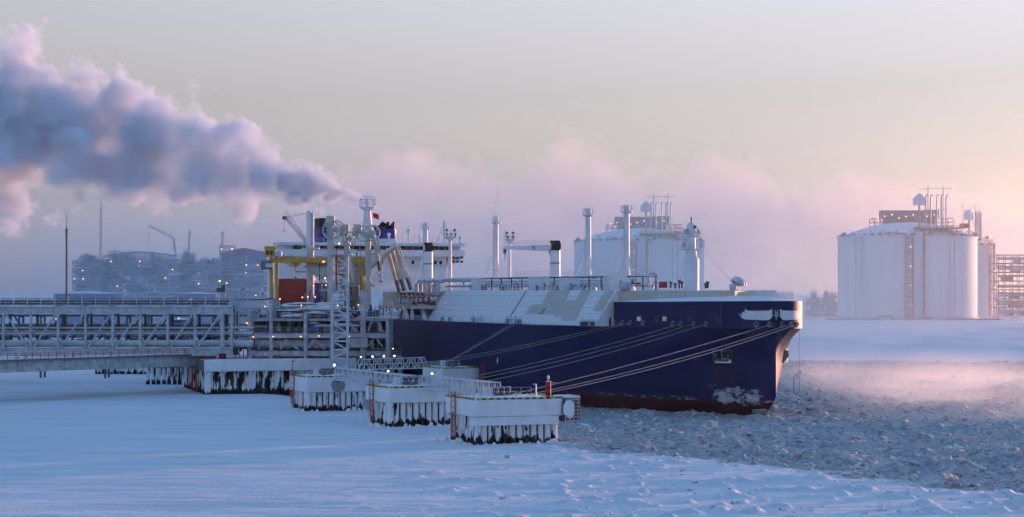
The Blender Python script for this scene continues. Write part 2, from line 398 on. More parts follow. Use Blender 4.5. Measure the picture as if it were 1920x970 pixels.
def hull_mat():
    m = bpy.data.materials.new('hull_paint'); m.use_nodes = True; nt = m.node_tree; N = nt.nodes; L = nt.links
    b = N['Principled BSDF']; b.inputs['Roughness'].default_value = 0.52; b.inputs['Specular IOR Level'].default_value = 0.12
    tc = N.new('ShaderNodeTexCoord'); sp = N.new('ShaderNodeSeparateXYZ'); L.new(tc.outputs['Object'], sp.inputs[0])
    def mth(op, a, bb=None):
        n = N.new('ShaderNodeMath'); n.operation = op
        for i, q in enumerate((a, bb)):
            if q is None: continue
            if isinstance(q, (int, float)): n.inputs[i].default_value = q
            else: L.new(q, n.inputs[i])
        return n.outputs[0]
    def noise(scale, st=(1, 1, 1), det=6):
        mp = N.new('ShaderNodeMapping'); mp.inputs['Scale'].default_value = st; L.new(tc.outputs['Object'], mp.inputs[0])
        n = N.new('ShaderNodeTexNoise'); n.inputs['Scale'].default_value = scale; n.inputs['Detail'].default_value = det; n.inputs['Roughness'].default_value = 0.6; L.new(mp.outputs[0], n.inputs['Vector']); return n.outputs[0]
    def ramp(v, a, bq, lo=0.0, hi=1.0):
        r = N.new('ShaderNodeMapRange'); r.inputs[1].default_value = a; r.inputs[2].default_value = bq; r.inputs[3].default_value = lo; r.inputs[4].default_value = hi; L.new(v, r.inputs[0]); return r.outputs[0]
    def mix(f, c0, c1):
        x = N.new('ShaderNodeMix'); x.data_type = 'RGBA'; L.new(f, x.inputs[0])
        for i, c in ((6, c0), (7, c1)):
            if isinstance(c, tuple): x.inputs[i].default_value = (*c, 1)
            else: L.new(c, x.inputs[i])
        return x.outputs[2]
    X, Y, Z = sp.outputs
    blue = mix(ramp(noise(0.35, (0.25, 1, 2.0)), 0.3, 0.7), (0.002, 0.012, 0.062), (0.004, 0.019, 0.092))
    seam = mth('LESS_THAN', mth('FRACT', mth('MULTIPLY', X, 1 / 9.0)), 0.008)
    seam2 = mth('LESS_THAN', mth('FRACT', mth('MULTIPLY', Z, 1 / 3.1)), 0.02)
    blue = mix(mth('MULTIPLY', mth('MAXIMUM', seam, seam2), 0.45), blue, (0.004, 0.007, 0.030))
    red = mix(ramp(noise(0.5, (0.4, 1, 1)), 0.3, 0.7), (0.036, 0.006, 0.008), (0.068, 0.010, 0.011))
    col = mix(ramp(mth('ADD', Z, mth('MULTIPLY', noise(0.8), 0.25)), 2.38, 2.42), red, blue)
    # ice-scraped frosted patch low on the bow, and the long scratch line aft of it
    w = mth('MULTIPLY', mth('MULTIPLY', ramp(Z, 1.0, 2.2), ramp(Z, 5.6, 3.6)), mth('MULTIPLY', ramp(X, -hull_t(1318, 3.2), -hull_t(1345, 3.2)), ramp(X, -2.0, -5.5)))
    n1 = noise(0.55, (0.7, 0.7, 1.6), 7)
    n1 = mth('ADD', mth('MULTIPLY', n1, 0.62), mth('MULTIPLY', noise(2.6, (0.5, 0.5, 1.3), 6), 0.38))
    sc = ramp(mth('ADD', n1, mth('MULTIPLY', w, 0.20)), 0.62, 0.72)
    sc = mth('MULTIPLY', sc, ramp(w, 0.05, 0.3))
    ln = mth('MULTIPLY', mth('MULTIPLY', ramp(Z, 1.9, 2.3), ramp(Z, 2.9, 2.5)), mth('MULTIPLY', ramp(noise(1.2, (0.6, 1, 2)), 0.52, 0.60), ramp(X, -60, -30)))
    col = mix(mth('MAXIMUM', sc, mth('MULTIPLY', ln, 0.55)), col, (0.55, 0.58, 0.62))
    # rust wash below the hawse pocket
    st = mth('MULTIPLY', mth('MULTIPLY', ramp(X, -hull_t(1332, 7), -hull_t(1345, 7)), ramp(X, -hull_t(1382, 7), -hull_t(1370, 7))), mth('MULTIPLY', ramp(Z, 3.8, 6), ramp(Z, 11, 9)))
    col = mix(mth('MULTIPLY', mth('MULTIPLY', st, ramp(noise(1.3, (1, 1, 0.2)), 0.35, 0.65)), 0.75), col, (0.050, 0.032, 0.024))
    # vertical frost runs
    vr = mth('MULTIPLY', ramp(noise(1.6, (1, 1, 0.05)), 0.64, 0.74), ramp(noise(0.12), 0.45, 0.6))
    col = mix(mth('MULTIPLY', vr, 0.28), col, (0.40, 0.44, 0.50))
    L.new(col, b.inputs['Base Color'])
    bp = N.new('ShaderNodeBump'); bp.inputs['Strength'].default_value = 0.2; bp.inputs['Distance'].default_value = 0.3
    hgt = mth('SUBTRACT', noise(0.22, (1, 1, 1), 2), mth('MULTIPLY', mth('MAXIMUM', seam, seam2), 0.35))
    L.new(hgt, bp.inputs['Height']); L.new(bp.outputs[0], b.inputs['Normal'])
    return m
M_HULL = hull_mat()

# ---- hull below the knuckle: a starboard and a port shell meeting in a sharp stem
mb = MB()
for side in (1, -1):
    P = [S(t + stem(z) if t < 60 else t, side * yhull(t, z), z) for z in ZL for t in TAU]
    C = len(TAU); Fq = []
    for i in range(len(ZL) - 1):
        for j in range(C - 1):
            q = (i * C + j, i * C + j + 1, (i + 1) * C + j + 1, (i + 1) * C + j)
            Fq.append(q if side < 0 else q[::-1])
    mb.add(P, Fq)
mb.add([S(292, 25, -6), S(292, -25, -6), S(292, -25, DK), S(292, 25, DK)], [(0, 1, 2, 3)])
HULL = mb.build('hull', M_HULL, SHIP, True)
mb = MB(); P = []
for t in TAU: P += [S(t, ytop(t), DK - 0.06), S(t, -ytop(t), DK - 0.06)]
mb.add(P, [(2 * i, 2 * i + 2, 2 * i + 3, 2 * i + 1) for i in range(len(TAU) - 1)])
mb.build('main_deck', mat('main_deck_snow', (0.62, 0.64, 0.67), var=0.15, vscale=0.4), SHIP)

# ---- raised bow above the knuckle, ending in the swept break
BRK = t_for(1145, 18.3)
def btop(t):
    if t <= BRK: return 20.1 + 0.25 * max(0, 1 - t / 30)
    k = (t - BRK) / 3.6; return DK + 2.9 * max(0, 1 - k) ** 2
BT = [0, .08, .3, .7, 1.2, 1.8, 2.6, 3.6, 4.93, 7, 10, 14, 18, 22, 26, 30, BRK - .01, BRK, BRK + .5, BRK + 1, BRK + 1.6, BRK + 2.4, BRK + 3.6]
plan = [(t, ytop(t) + 0.06) for t in BT[::-1]] + [(t, -ytop(t) - 0.06) for t in BT[1:]]
def bz(i): return btop(BT[::-1][i] if i < len(BT) else BT[i - len(BT) + 1])
mb = MB(); n = len(plan); P = []
for fr in (0.0, 0.5, 1.0):
    for i, (t, y) in enumerate(plan):
        P.append(S(t if abs(y) > 0.1 else t - 0.06, y, DK - 0.1 + (bz(i) - DK + 0.1) * fr))
Fq = [(r * n + i + 1, r * n + i, (r + 1) * n + i, (r + 1) * n + i + 1) for r in range(2) for i in range(n - 1)]
mb.add(P, Fq); RAISED = mb.build('raised_bow', M_HULL, SHIP, True)
mb = MB(); P = []; K = 8                                  # cambered snow-covered deck
for t in BT[1:17]:
    for k in range(K + 1):
        u = -1 + 2 * k / K; P.append(S(t, u * (ytop(t) + 0.0), btop(t) - 0.05 + 0.95 * (1 - u * u) * min(1, t / 9)))
mb.add(P, [(i * (K + 1) + k, (i + 1) * (K + 1) + k, (i + 1) * (K + 1) + k + 1, i * (K + 1) + k + 1) for i in range(15) for k in range(K)])
FDECK = mb.build('foredeck', M_SNOW, SHIP, True)
mb = MB(); mb.add([S(BRK, y, z) for y in (-18.2, 18.2) for z in (DK, 20.0)], [(0, 1, 3, 2)]); mb.build('break_bulkhead', M_BEIGE, SHIP)
rp = [S(t, s * 0.74 * ytop(t), btop(t) + 0.35) for s, ts in ((1, (31, 27, 23, 19, 15, 11, 8, 5, 3)), (-1, (3, 5, 8, 11, 15, 19, 23, 27, 31))) for t in ts]
rail_mb(rp, 1.25, 1.5, 0.06, 4).build('foredeck_railing', M_WHITE, SHIP)

def on_bulwark(px, side=1):
    lo, hi = 0.0, 40.0
    for _ in range(40):
        m = (lo + hi) / 2
        if px_of(m, ytop(m)) > px: lo = m
        else: hi = m
    return lo
def shell(t, z, off, side=1):
    """point on the bulwark shell, off metres proud of it, and its outward normal"""
    e = 0.05; a = Vector((-(t - e), -side * ytop(max(1e-4, t - e)), 0)); b = Vector((-(t + e), -side * ytop(t + e), 0))
    d = (b - a).normalized(); nrm = Vector((d.y, -d.x, 0));
    if nrm.dot(Vector((-t + 8, -side * ytop(t), 0)) - Vector((-8, 0, 0))) < 0: nrm = -nrm
    return S(t, side * (ytop(t)), z) + nrm * (0.06 + off), nrm
# square mooring openings in the raised bow; black plates stand for inside shade
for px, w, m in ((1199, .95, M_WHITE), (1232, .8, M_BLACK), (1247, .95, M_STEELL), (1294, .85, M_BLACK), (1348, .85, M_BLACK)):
    for side in (1, -1):
        t = on_bulwark(px); z = z_for(598, t, ytop(t)); p, nr = shell(t, z, 0.02, side)
        rz = math.atan2(nr.y, nr.x)
        fr = MB(); fr.box((0, 0, 0), (0.10, w + 0.22, w * 0.8 + 0.22)).build('opening_frame', M_STEELD, RAISED); fr = RAISED.children[-1]
        fr.location = p; fr.rotation_euler = (0, 0, rz)
        q = MB().box((0.07, 0, 0), (0.06, w, w * 0.8)).build('mooring_opening', m, RAISED); q.location = p; q.rotation_euler = (0, 0, rz)
# round fairleads
FAIR = {}
for px in (1152, 1167, 1182, 1206, 1262, 1277, 1301, 1324, 1418, 1443):
    t = on_bulwark(px); FAIR[px] = t
    for side in (1, -1):
        z = 16.15; p, nr = shell(t, z, 0.05, side)
        o = MB().ring((0, 0, 0), (1, 0, 0), 0.42, 0.10, 18, 6).disc((-0.03, 0, 0), (1, 0, 0), 0.40, 0.02, 16).build('fairlead', [M_STEELD], RAISED, True)
        o.location = p; o.rotation_euler = (0, 0, math.atan2(nr.y, nr.x))
for tt in (0.6, 1.6):
    p, nr = shell(tt, 16.2, 0.05, -1)
    o = MB().ring((0, 0, 0), (1, 0, 0), 0.38, 0.10, 18, 6).disc((-0.03, 0, 0), (1, 0, 0), 0.36, 0.02, 16).build('fairlead', [M_STEELD], RAISED, True)
    o.location = p; o.rotation_euler = (0, 0, math.atan2(nr.y, nr.x))
# winged emblem across the stem
M_EMB = mat('emblem_white', (0.70, 0.73, 0.76), var=0.05)
def emblem(side):
    mb = MB(); cols = 34; tA, tB = 0.035, on_bulwark(1385)
    # arc length param so that columns are even
    ts = [tA + (tB - tA) * (k / cols) ** 1.7 for k in range(cols + 1)]; P = []
    L0 = 0.0; prev = None; arc = []
    for t in ts:
        q = Vector((t, ytop(t), 0)); L0 += 0 if prev is None else (q - prev).length; prev = q; arc.append(L0)
    tot = arc[-1]
    for t, a in zip(ts, arc):
        u = a / tot                                       # 0 at the stem, 1 at the feather tips
        lo = 16.95 + 0.22 * u * u + (1.05 * max(0, (u - 0.80) / 0.20) ** 2.0) + 0.6 * max(0, 1 - u / 0.10)
        hi = 18.72 - 0.10 * math.sin(u * math.pi) + 0.28 * max(0, 1 - u / 0.08)
        if u > 0.72:
            v = (u - 0.72) / 0.28; f = (v * 3) % 1.0; step = int(v * 3)
            hi = 19.15 - step * 0.42 - 0.62 * (1 - f) + 0.0
        hi = max(hi, lo + 0.02)
        a_, nr = shell(t, lo, 0.02, side); b_, _ = shell(t, hi, 0.02, side); P += [a_, b_]
    mb.add(P, [(2 * i, 2 * i + 2, 2 * i + 3, 2 * i + 1) for i in range(cols)]); return mb.build('bow_emblem_wing', M_EMB, RAISED)
emblem(1); emblem(-1)
mb = MB()
for (y, z, w, h) in ((0, 18.0, .55, .9), (.28, 18.55, .25, .5), (-.28, 18.55, .25, .5), (0, 17.3, .3, .5), (.45, 17.8, .3, .25), (-.45, 17.8, .3, .25)):
    mb.box((0.12, y, z), (0.10, w, h))
mb.build('bow_emblem_figure', mat('emblem_figure', (0.30, 0.36, 0.46), var=0.2, vscale=3), RAISED)
# hawse pockets with their anchors; flat black plates give the recess its shade
for side in (1, -1):
    t = hull_t(1356, 10.4); yA = yhull(t, 10.4); sl_ = (yhull(t + 1, 10.4) - yhull(t - 1, 10.4)) / 2; fl_ = (yhull(t, 11.2) - yhull(t, 9.6)) / 1.6
    tan = Vector((-1, -side * sl_, 0)).normalized(); nrm = Vector((sl_, -side, -fl_)).normalized()
    up = nrm.cross(tan).normalized(); up = up if up.z > 0 else -up
    c = S(t, side * yA, 10.4) + nrm * 0.10
    def hp(a, b, o): return c + tan * a + up * b + nrm * o
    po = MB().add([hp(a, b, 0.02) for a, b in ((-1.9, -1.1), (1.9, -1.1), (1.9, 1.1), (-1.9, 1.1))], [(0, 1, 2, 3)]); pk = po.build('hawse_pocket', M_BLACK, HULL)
    f = MB()
    for a, b in (((-1.95, -1.15), (1.95, -1.15)), ((1.95, -1.15), (1.95, 1.15)), ((1.95, 1.15), (-1.95, 1.15)), ((-1.95, 1.15), (-1.95, -1.15))): f.bar(hp(*a, .05), hp(*b, .05), .22, .22)
    f.build('pocket_rim', M_STEELD, pk)
    an = MB().bar(hp(0, 1.0, .2), hp(0, -.7, .3), .35, .3).bar(hp(-1.2, -.65, .3), hp(1.2, -.65, .3), .45, .45).bar(hp(-1.2, -.65, .3), hp(-1.35, .4, .35), .3, .25).bar(hp(1.2, -.65, .3), hp(1.35, .4, .35), .3, .25)
    an.build('anchor', M_STEELD, pk)
    MB().add([hp(a, b, o) for a, b, o in ((-1.7, -1.05, .05), (1.7, -1.05, .05), (1.5, -.35, .08), (.6, -.5, .35), (-.5, -.3, .35), (-1.6, -.5, .08), (1.6, -1.1, .5), (-1.6, -1.1, .5))], [(0, 7, 6, 1), (7, 4, 3, 6), (0, 5, 4, 7), (1, 6, 3, 2), (5, 0, 1, 2, 3, 4)]).build('pocket_snow', M_SNOW, pk)

# ---- trunk deck: sloped sides built of insulation panels
TY0, TY1, TZ = 21.0, 16.5, 22.25
def slope_y(z): return TY0 - (z - DK) * (TY0 - TY1) / (TZ - DK)
TF = t_for(1157, TY1)
def trunk(t0, t1, name):
    mb = MB(); P = []
    for t in (t0, t1): P += [S(t, TY0, DK), S(t, TY1, TZ), S(t, -TY1, TZ), S(t, -TY0, DK)]
    mb.add(P, [(0, 1, 2, 3), (7, 6, 5, 4), (0, 4, 5, 1), (1, 5, 6, 2), (2, 6, 7, 3), (3, 7, 4, 0)]); return mb.build(name, M_WHITE, SHIP)
TA = t_for(802, TY0)
TRK = trunk(TF, TA, 'trunk_deck'); trunk(TA + 24, 238, 'trunk_deck')
mb = MB(); mb.prism([(-TF, -TY1 + .2), (-TF + 4, -10), (-TF + 6, -4), (-TF + 6, 5), (-TF, 12)], DK, TZ - 0.15); mb.build('trunk_front', M_BEIGE, SHIP)
M_PANEL = mat('white_insulation_panel', (0.70, 0.73, 0.76), rough=0.55, var=0.07, vscale=0.35, frost=0.0, rime=0.12)
slen = math.hypot(TZ - DK, TY0 - TY1); NC, NR = 22, 6; cw = (TA - TF) / NC; rh = (slen - 0.3) / NR
ang_s = math.atan2(TZ - DK, TY0 - TY1)
proto = None
for i in range(NC):
    for j in range(NR):
        v = 0.15 + (j + 0.5) * rh; t = TF + (i + 0.5) * cw
        z = DK + v * math.sin(ang_s); y = TY0 - v * math.cos(ang_s)
        if proto is None:
            proto = MB().box((0, 0, 0), (cw - 0.10, rh - 0.10, 0.10)).build('insulation_panel', M_PANEL, TRK); o = proto
        else: o = inst(proto, TRK)
        o.location = S(t, y, z) + Vector((0, -math.sin(ang_s), math.cos(ang_s))) * (0.03 + 0.02 * ((i * 7 + j * 3) % 5) / 5)
        o.rotation_euler = (ang_s, 0, 0)
def on_slope(px, py):
    z = 19.0
    for _ in range(30):
        y = slope_y(z); t = t_for(px, y); z = 0.5 * z + 0.5 * z_for(py, t, y)
    return t, slope_y(z), z
def slope_sheet(name, pts, m, off=0.13):
    nr = Vector((0, -math.sin(ang_s), math.cos(ang_s)))
    bm = bmesh.new(); vs = []
    for (px, py) in pts:
        t, y, z = on_slope(px, py); vs.append(bm.verts.new(S(t, y, z) + nr * off))
    bm.faces.new(vs); bmesh.ops.triangulate(bm, faces=bm.faces[:]); me = bpy.data.meshes.new(name); bm.to_mesh(me); bm.free()
    return link_mesh(name, me, m, TRK)
Z3 = lambda l: [(700 + x * .33, 340 + y * .33) for x, y in l]
slope_sheet('trunk_side_mark', Z3([(1000, 621), (1120, 621), (1098, 678), (1150, 680), (1187, 621), (1240, 622), (1150, 795), (1075, 795), (1070, 775), (1030, 775), (1025, 757), (865, 757), (900, 705), (960, 700)]), mat('greige_mark_paint', (0.47, 0.46, 0.42), var=0.05))
slope_sheet('trunk_side_mark', [(1136, 545), (1152, 545), (1130, 584), (1112, 584)], bpy.data.materials['greige_mark_paint'])
t0, y0, z0 = on_slope(957, 596); t1, y1, z1 = on_slope(989, 545)
nr = Vector((0, -math.sin(ang_s), math.cos(ang_s)))
bar(TRK, 'slope_stair', M_STEELD, S(t0, y0, z0) + nr * .2, S(t1, y1, z1) + nr * .2, 0.22, 0.12)
t0, y0, z0 = on_slope(1018, 584); d = MB().box((0, 0, 0), (1.5, 1.3, 0.3)).build('slope_hatch', M_STEELD, TRK); d.location = S(t0, y0, z0) + nr * .12; d.rotation_euler = (ang_s, 0, 0)

# rails along the trunk edge and the main deck edge
rail_mb([S(t, TY1 - 0.3, TZ) for t in (TF + 1, 60, 85, 110, TA)], 1.15, 2.2, 0.07).build('trunk_railing', M_WHITE, SHIP)
rail_mb([S(t, ytop(t) - 0.25, DK - 0.05) for t in (BRK + 4.2, 48, 56, 64, 80, 100, 120, 149)], 1.15, 1.9, 0.06).build('deck_railing', M_WHITE, SHIP)
# deck boxes at the trunk edge
for x0, x1, yt in ((877, 899, 524), (978, 1014, 521), (1035, 1071, 522), (1117, 1157, 518)):
    ta, tb = t_for(x1, TY1 - .5), t_for(x0, TY1 - .5); tm = (ta + tb) / 2
    zt = z_for(yt, tm, TY1 - .5)
    # a white deck locker: body with sloped top, door and vents
    wlen = (x1 - x0) / (F_PX / dep(tm, TY1)) ; w = wlen * 0.93
    c = S(tm, TY1 - 0.45 - w * 0.5, 0)
    lk = MB().box((c.x, c.y, (TZ + zt) / 2), (2.6, w, zt - TZ)).box((c.x, c.y, zt + 0.05), (2.8, w + 0.2, 0.10)).build('deck_locker', M_WHITE, SHIP)
    MB().box((c.x + 1.33, c.y + w * .2, TZ + 0.95), (0.06, 0.55, 0.55)).build('locker_port', M_STEELD, lk)
    MB().box((c.x + 0.4, c.y - w * .5 - .03, TZ + 1.0), (0.8, 0.06, 1.7)).build('door', M_WHITE, lk)

# cargo pipes, domes and clutter along the trunk top
for k, (ys, z, r, m) in enumerate(((11, 23.6, .35, M_STEEL), (9.6, 24.1, .42, M_STEEL), (7.8, 23.7, .30, M_STEELD), (6.4, 24.3, .38, M_STEEL), (4.6, 23.6, .25, M_STEELD), (12.6, 23.1, .22, M_STEELD))):
    tube(SHIP, 'cargo_pipe', m, [S(TF + 9 + 2 * k, ys, z), S(TA - 3 + k * 3, ys, z)], r, 10)
for k in range(15):
    t = TF + 10 + k * 6.4
    mb = MB()
    for ys in (4.2, 13.0): mb.bar(S(t, ys, TZ), S(t, ys, 25.0), .22)
    mb.bar(S(t, 4.2, 23.1), S(t, 13.0, 23.1), .22).bar(S(t, 4.2, 24.9), S(t, 13.0, 24.9), .18).build('pipe_support', M_STEELD, SHIP)
rs = random.Random(11)
for k in range(46):                                       # valves, reels and fire boxes
    t = TF + 5 + rs.random() * (TA - TF - 8); ys = rs.uniform(13.2, 15.6); h = rs.uniform(.5, 1.5); q = rs.random()
    b = S(t, ys, TZ)
    if q < .35: MB().lathe(b, [(.12, 0), (.12, h), (.35, h), (.35, h + .1), (.1, h + .2)], 10).build('valve', rs.choice((M_STEELD, M_RED, M_STEEL)), SHIP)
    elif q < .7: MB().box((b.x, b.y, TZ + h * .45), (rs.uniform(.5, 1.2), .6, h * .9)).box((b.x, b.y, TZ + h * .9 + .04), (1.3, .7, .08)).build('deck_box', rs.choice((M_STEELD, M_STEEL, M_STEEL, M_RED)), SHIP)
    else: MB().ring((b.x, b.y, TZ + .8), (0, 1, 0), .55, .12, 16, 6).bar((b.x - .4, b.y, TZ), (b.x, b.y, TZ + .8), .12).bar((b.x + .4, b.y, TZ), (b.x, b.y, TZ + .8), .12).build('hose_reel', M_STEELD, SHIP, True)
# catwalk with rails down the middle
box(SHIP, 'catwalk', M_STEELL, S((TF + TA) / 2 + 4, 2.4, 25.2), (TA - TF - 14, 1.6, .15))
rail_mb([S(TF + 11, 3.1, 25.25), S(TA - 4, 3.1, 25.25)], 1.1, 3.0, .06, 2).build('catwalk_railing', M_STEELL, SHIP)

# vent masts
def vent_mast(t, full=True):
    g = bpy.data.objects.new('vent_mast', None)
    c = S(t, 0, TZ); top = 39.7 - TZ
    mb = MB().lathe(c, [(1.9, 0), (1.5, 1.2), (.75, 2.6), (.62, 4), (.56, top - 2.6), (.52, top - 1.6)], 16); sh = mb.build('vent_mast', M_WHITE, SHIP, True)
    pl = MB().lathe(c, [(.5, top - 1.9), (1.25, top - 1.45), (1.25, top - 1.35), (.5, top - 1.35)], 18).build('mast_platform', M_WHITE, sh, True)
    hd = MB().lathe(c, [(.45, top - 1.4), (.62, top - .95), (.68, top - .3), (.5, top - .02), (.1, top)], 16).build('vent_head', M_WHITE, sh, True)
    ri = MB()
    for k in range(12):
        a = k * math.pi / 6; q = c + Vector((1.2 * math.cos(a), 1.2 * math.sin(a), top - 1.35)); ri.bar(q, q + Vector((0, 0, 1.1)), .06)
    for h in (.55, 1.1): ri.ring(c + Vector((0, 0, top - 1.35 + h)), (0, 0, 1), 1.2, .035, 18, 4)
    ri.build('platform_railing', M_WHITE, sh)
    for a in ((-3.3, 2.2), (-3.3, -2.2), (3.0, 0.0)):
        tube(sh, 'stay', M_WHITE, [c + Vector((a[0] * .12, a[1] * .12, top * .55)), c + Vector((a[0], a[1], .1))], .13, 8)
    bar(sh, 'stay_tie', M_WHITE, c + Vector((-1.9, -1.25, top * .28)), c + Vector((1.7, 0, top * .28)), .12)
    ld = MB()
    for s in (-.22, .22): ld.bar(c + Vector((s, -.72, 2)), c + Vector((s, -.66, top - 1.5)), .05)
    for k in range(36): ld.bar(c + Vector((-.22, -.70, 2.3 + k * .37)), c + Vector((.22, -.70, 2.3 + k * .37)), .04)
    ld.build('ladder', M_STEELL, sh)
for px in (1175, 1103, 930, 798): vent_mast(t_for(px, 0))

# flood-light masts
def light_mast(px, pyt, ys, w, rows):
    t = t_for(px, ys); c = S(t, ys, TZ); zt = z_for(pyt, t, ys); h = zt - TZ
    sh = MB().lathe(c, [(.45, 0), (.35, h - 2)], 12).build('light_mast', M_WHITE, SHIP, True)
    mb = MB().box(c + Vector((0, 0, h - 1.5)), (1.2, w, .15)).add([c + Vector(p) for p in ((0, -.3, h - 2.6), (0, .3, h - 2.6), (0, w / 2, h - 1.55), (0, -w / 2, h - 1.55), (.2, -.3, h - 2.6), (.2, .3, h - 2.6), (.2, w / 2, h - 1.55), (.2, -w / 2, h - 1.55))], [(0, 1, 2, 3), (7, 6, 5, 4), (0, 4, 5, 1), (1, 5, 6, 2), (2, 6, 7, 3), (3, 7, 4, 0)])
    pl = mb.build('light_platform', M_WHITE, sh)
    rail_mb([c + Vector((.55, -w / 2, h - 1.4)), c + Vector((.55, w / 2, h - 1.4)), c + Vector((-.55, w / 2, h - 1.4)), c + Vector((-.55, -w / 2, h - 1.4)), c + Vector((.55, -w / 2, h - 1.4))], 1.1, .9, .05, 2).build('railing', M_WHITE, sh)
    for k in range(rows):
        y = -w / 2 + w * (k + .5) / rows
        MB().box(c + Vector((.75, y, h - .95)), (.35, .42, .4)).bar(c + Vector((.7, y, h - 1.4)), c + Vector((.7, y, h - 1.1)), .08).build('flood_lamp', M_STEELD, sh)
    for y in (-w * .3, w * .35):
        MB().box(c + Vector((.2, y, h + .05)), (.45, .5, .45)).bar(c + Vector((.1, y, h - 1.4)), c + Vector((.1, y, h - .1)), .08).build('search_lamp', M_STEELD, sh)
    for s in (-1, 1): tube(sh, 'stay', M_WHITE, [c + Vector((-.1, s * .2, h * .55)), c + Vector((-1.6, s * 2.0, .1))], .1, 6)
light_mast(844, 432, 11, 3.0, 3); light_mast(955, 437, -2.0, 2.4, 2)

# deck cranes
def deck_crane(px, ys, pyt, jib):
    t = t_for(px, ys); c = S(t, ys, TZ); zt = z_for(pyt, t, ys) - TZ
    post = MB().lathe(c, [(1.35, 0), (1.35, .4), (1.12, .6), (1.12, zt)], 22).build('deck_crane_post', M_WHITE, SHIP, True)
    MB().lathe(c + Vector((0, 0, zt * .67)), [(1.13, 0), (1.22, .02), (1.22, .22), (1.13, .24)], 22).build('post_band', M_STEELD, post, True)
    hd = MB().lathe(c + Vector((0, 0, zt)), [(1.15, 0), (1.2, .1), (1.2, .25), (.95, .3)], 22).box(c + Vector((0, .2, zt + .95)), (1.9, 1.6, 1.3)).box(c + Vector((.2, -.1, zt + 1.9)), (1.3, 1.9, .55)).ball(c + Vector((0, .8, zt + 1.9)), .35).build('slewing_house', M_BLACK, post)
    if jib:
        a = c + Vector((-.6, 0, zt + .75)); e = c + Vector((-jib, 0, zt + 1.25)); mb = MB(); P = []
        for q, hh, ww in ((a, .85, .5), (a.lerp(e, .25), .85, .5), (e, .35, .3)):
            P += [q + Vector((0, -ww, -hh)), q + Vector((0, ww, -hh)), q + Vector((0, ww, hh * .6)), q + Vector((0, -ww, hh * .6))]
        Fq = [(0, 3, 2, 1), (8, 9, 10, 11)]
        for r in (0, 4): Fq += [(r + i, r + (i + 1) % 4, r + 4 + (i + 1) % 4, r + 4 + i) for i in range(4)]
        J = mb.add(P, Fq).build('jib', M_WHITE, post)
        rail_mb([a + Vector((-1, -.45, .55)), a.lerp(e, .25) + Vector((0, -.45, .5)), e + Vector((0.5, -.3, .25))], 1.1, 1.7, .06, 2).build('jib_railing', M_WHITE, J)
        tube(J, 'luffing_ram', M_STEELD, [c + Vector((-.9, 0, zt * .74)), a.lerp(e, .10) + Vector((0, 0, -.7))], .22, 10)
        MB().box(e + Vector((.4, 0, -.8)), (.9, .5, 1.2)).bar(e + Vector((.4, 0, -1.2)), e + Vector((.4, 0, -3.0)), .12).build('hook_block', M_STEELD, J)
        cu = bpy.data.curves.new('jib_lettering', 'FONT'); cu.body = 'SCF'; cu.size = 1.0; cu.extrude = 0.01
        to = bpy.data.objects.new('jib_lettering_curve', cu); COL.objects.link(to); dg = bpy.context.evaluated_depsgraph_get()
        me = bpy.data.meshes.new_from_object(to.evaluated_get(dg)); bpy.data.objects.remove(to)
        tx = link_mesh('jib_lettering', me, M_BLUE, J); tx.location = a.lerp(e, .38) + Vector((0, -.56, -.45)); tx.rotation_euler = (math.radians(90), 0, 0)
    else:
        tube(post, 'luffing_ram', M_STEELD, [c + Vector((-1.1, .3, zt * .72)), c + Vector((-1.8, .3, zt + .4))], .2, 10)
deck_crane(1041, 0.6, 470, 33); deck_crane(803, 10, 472, 0)

# fore mast
t = t_for(1296, 0); c = S(t, 0, TZ); zf = lambda py: z_for(py, t, 0) - TZ
FM = MB().lathe(c, [(1.5, 0), (1.5, zf(486)), (1.15, zf(482)), (1.0, zf(470)), (.85, zf(466)), (.85, zf(444)), (.9, zf(442)), (.9, zf(424)), (.6, zf(419))], 22).build('fore_mast', M_WHITE, SHIP, True)
for py, w in ((467, 2.3), (442, 1.6)):
    p = c + Vector((0, 0, zf(py)))
    MB().add([p + Vector(q) for q in ((-.8, -w, 0), (1.1, -w, 0), (1.1, w, 0), (-.8, w, 0), (-.4, -.5, -.5), (.5, -.5, -.5), (.5, .5, -.5), (-.4, .5, -.5))], [(0, 1, 2, 3), (7, 6, 5, 4), (0, 4, 5, 1), (1, 5, 6, 2), (2, 6, 7, 3), (3, 7, 4, 0)]).build('mast_platform', M_WHITE, FM)
    rail_mb([p + Vector(q) for q in ((-.8, -w, 0), (1.1, -w, 0), (1.1, w, 0), (-.8, w, 0), (-.8, -w, 0))], 1.0, .8, .045, 2).build('platform_railing', M_WHITE, FM)
    for s in (-1, 1): MB().box(p + Vector((.6, s * w * .75, .55)), (.5, .5, .6)).ball(p + Vector((.6, s * w * .75, 1.1)), .28).build('signal_lamp', M_STEEL, FM)
MB().ball(c + Vector((.9, .4, zf(426))), .38).lathe(c + Vector((0, 0, zf(419))), [(.12, 0), (.12, .9), (.2, 1.0), (.05, 1.3)], 8).build('mast_light', M_STEELD, FM, True)
MB().disc(c + Vector((.95, 1.7, zf(460))), (1, .2, 0), .42, .1, 16).build('radar_dish', M_STEELL, FM)
for s in (-1, 1): tube(FM, 'stay_wire', M_STEELL, [c + Vector((0, s * 2.2, zf(467))), c + Vector((-4 if s < 0 else 6, s * 7, .3))], .03, 4)
rail_mb([c + Vector((-1.2, -1.5, zf(535) + 0.9)), c + Vector((-1.2, -2.6, zf(535) + 0.9))], 1.1, .6, .05, 2).build('mast_steps', M_STEELL, FM)

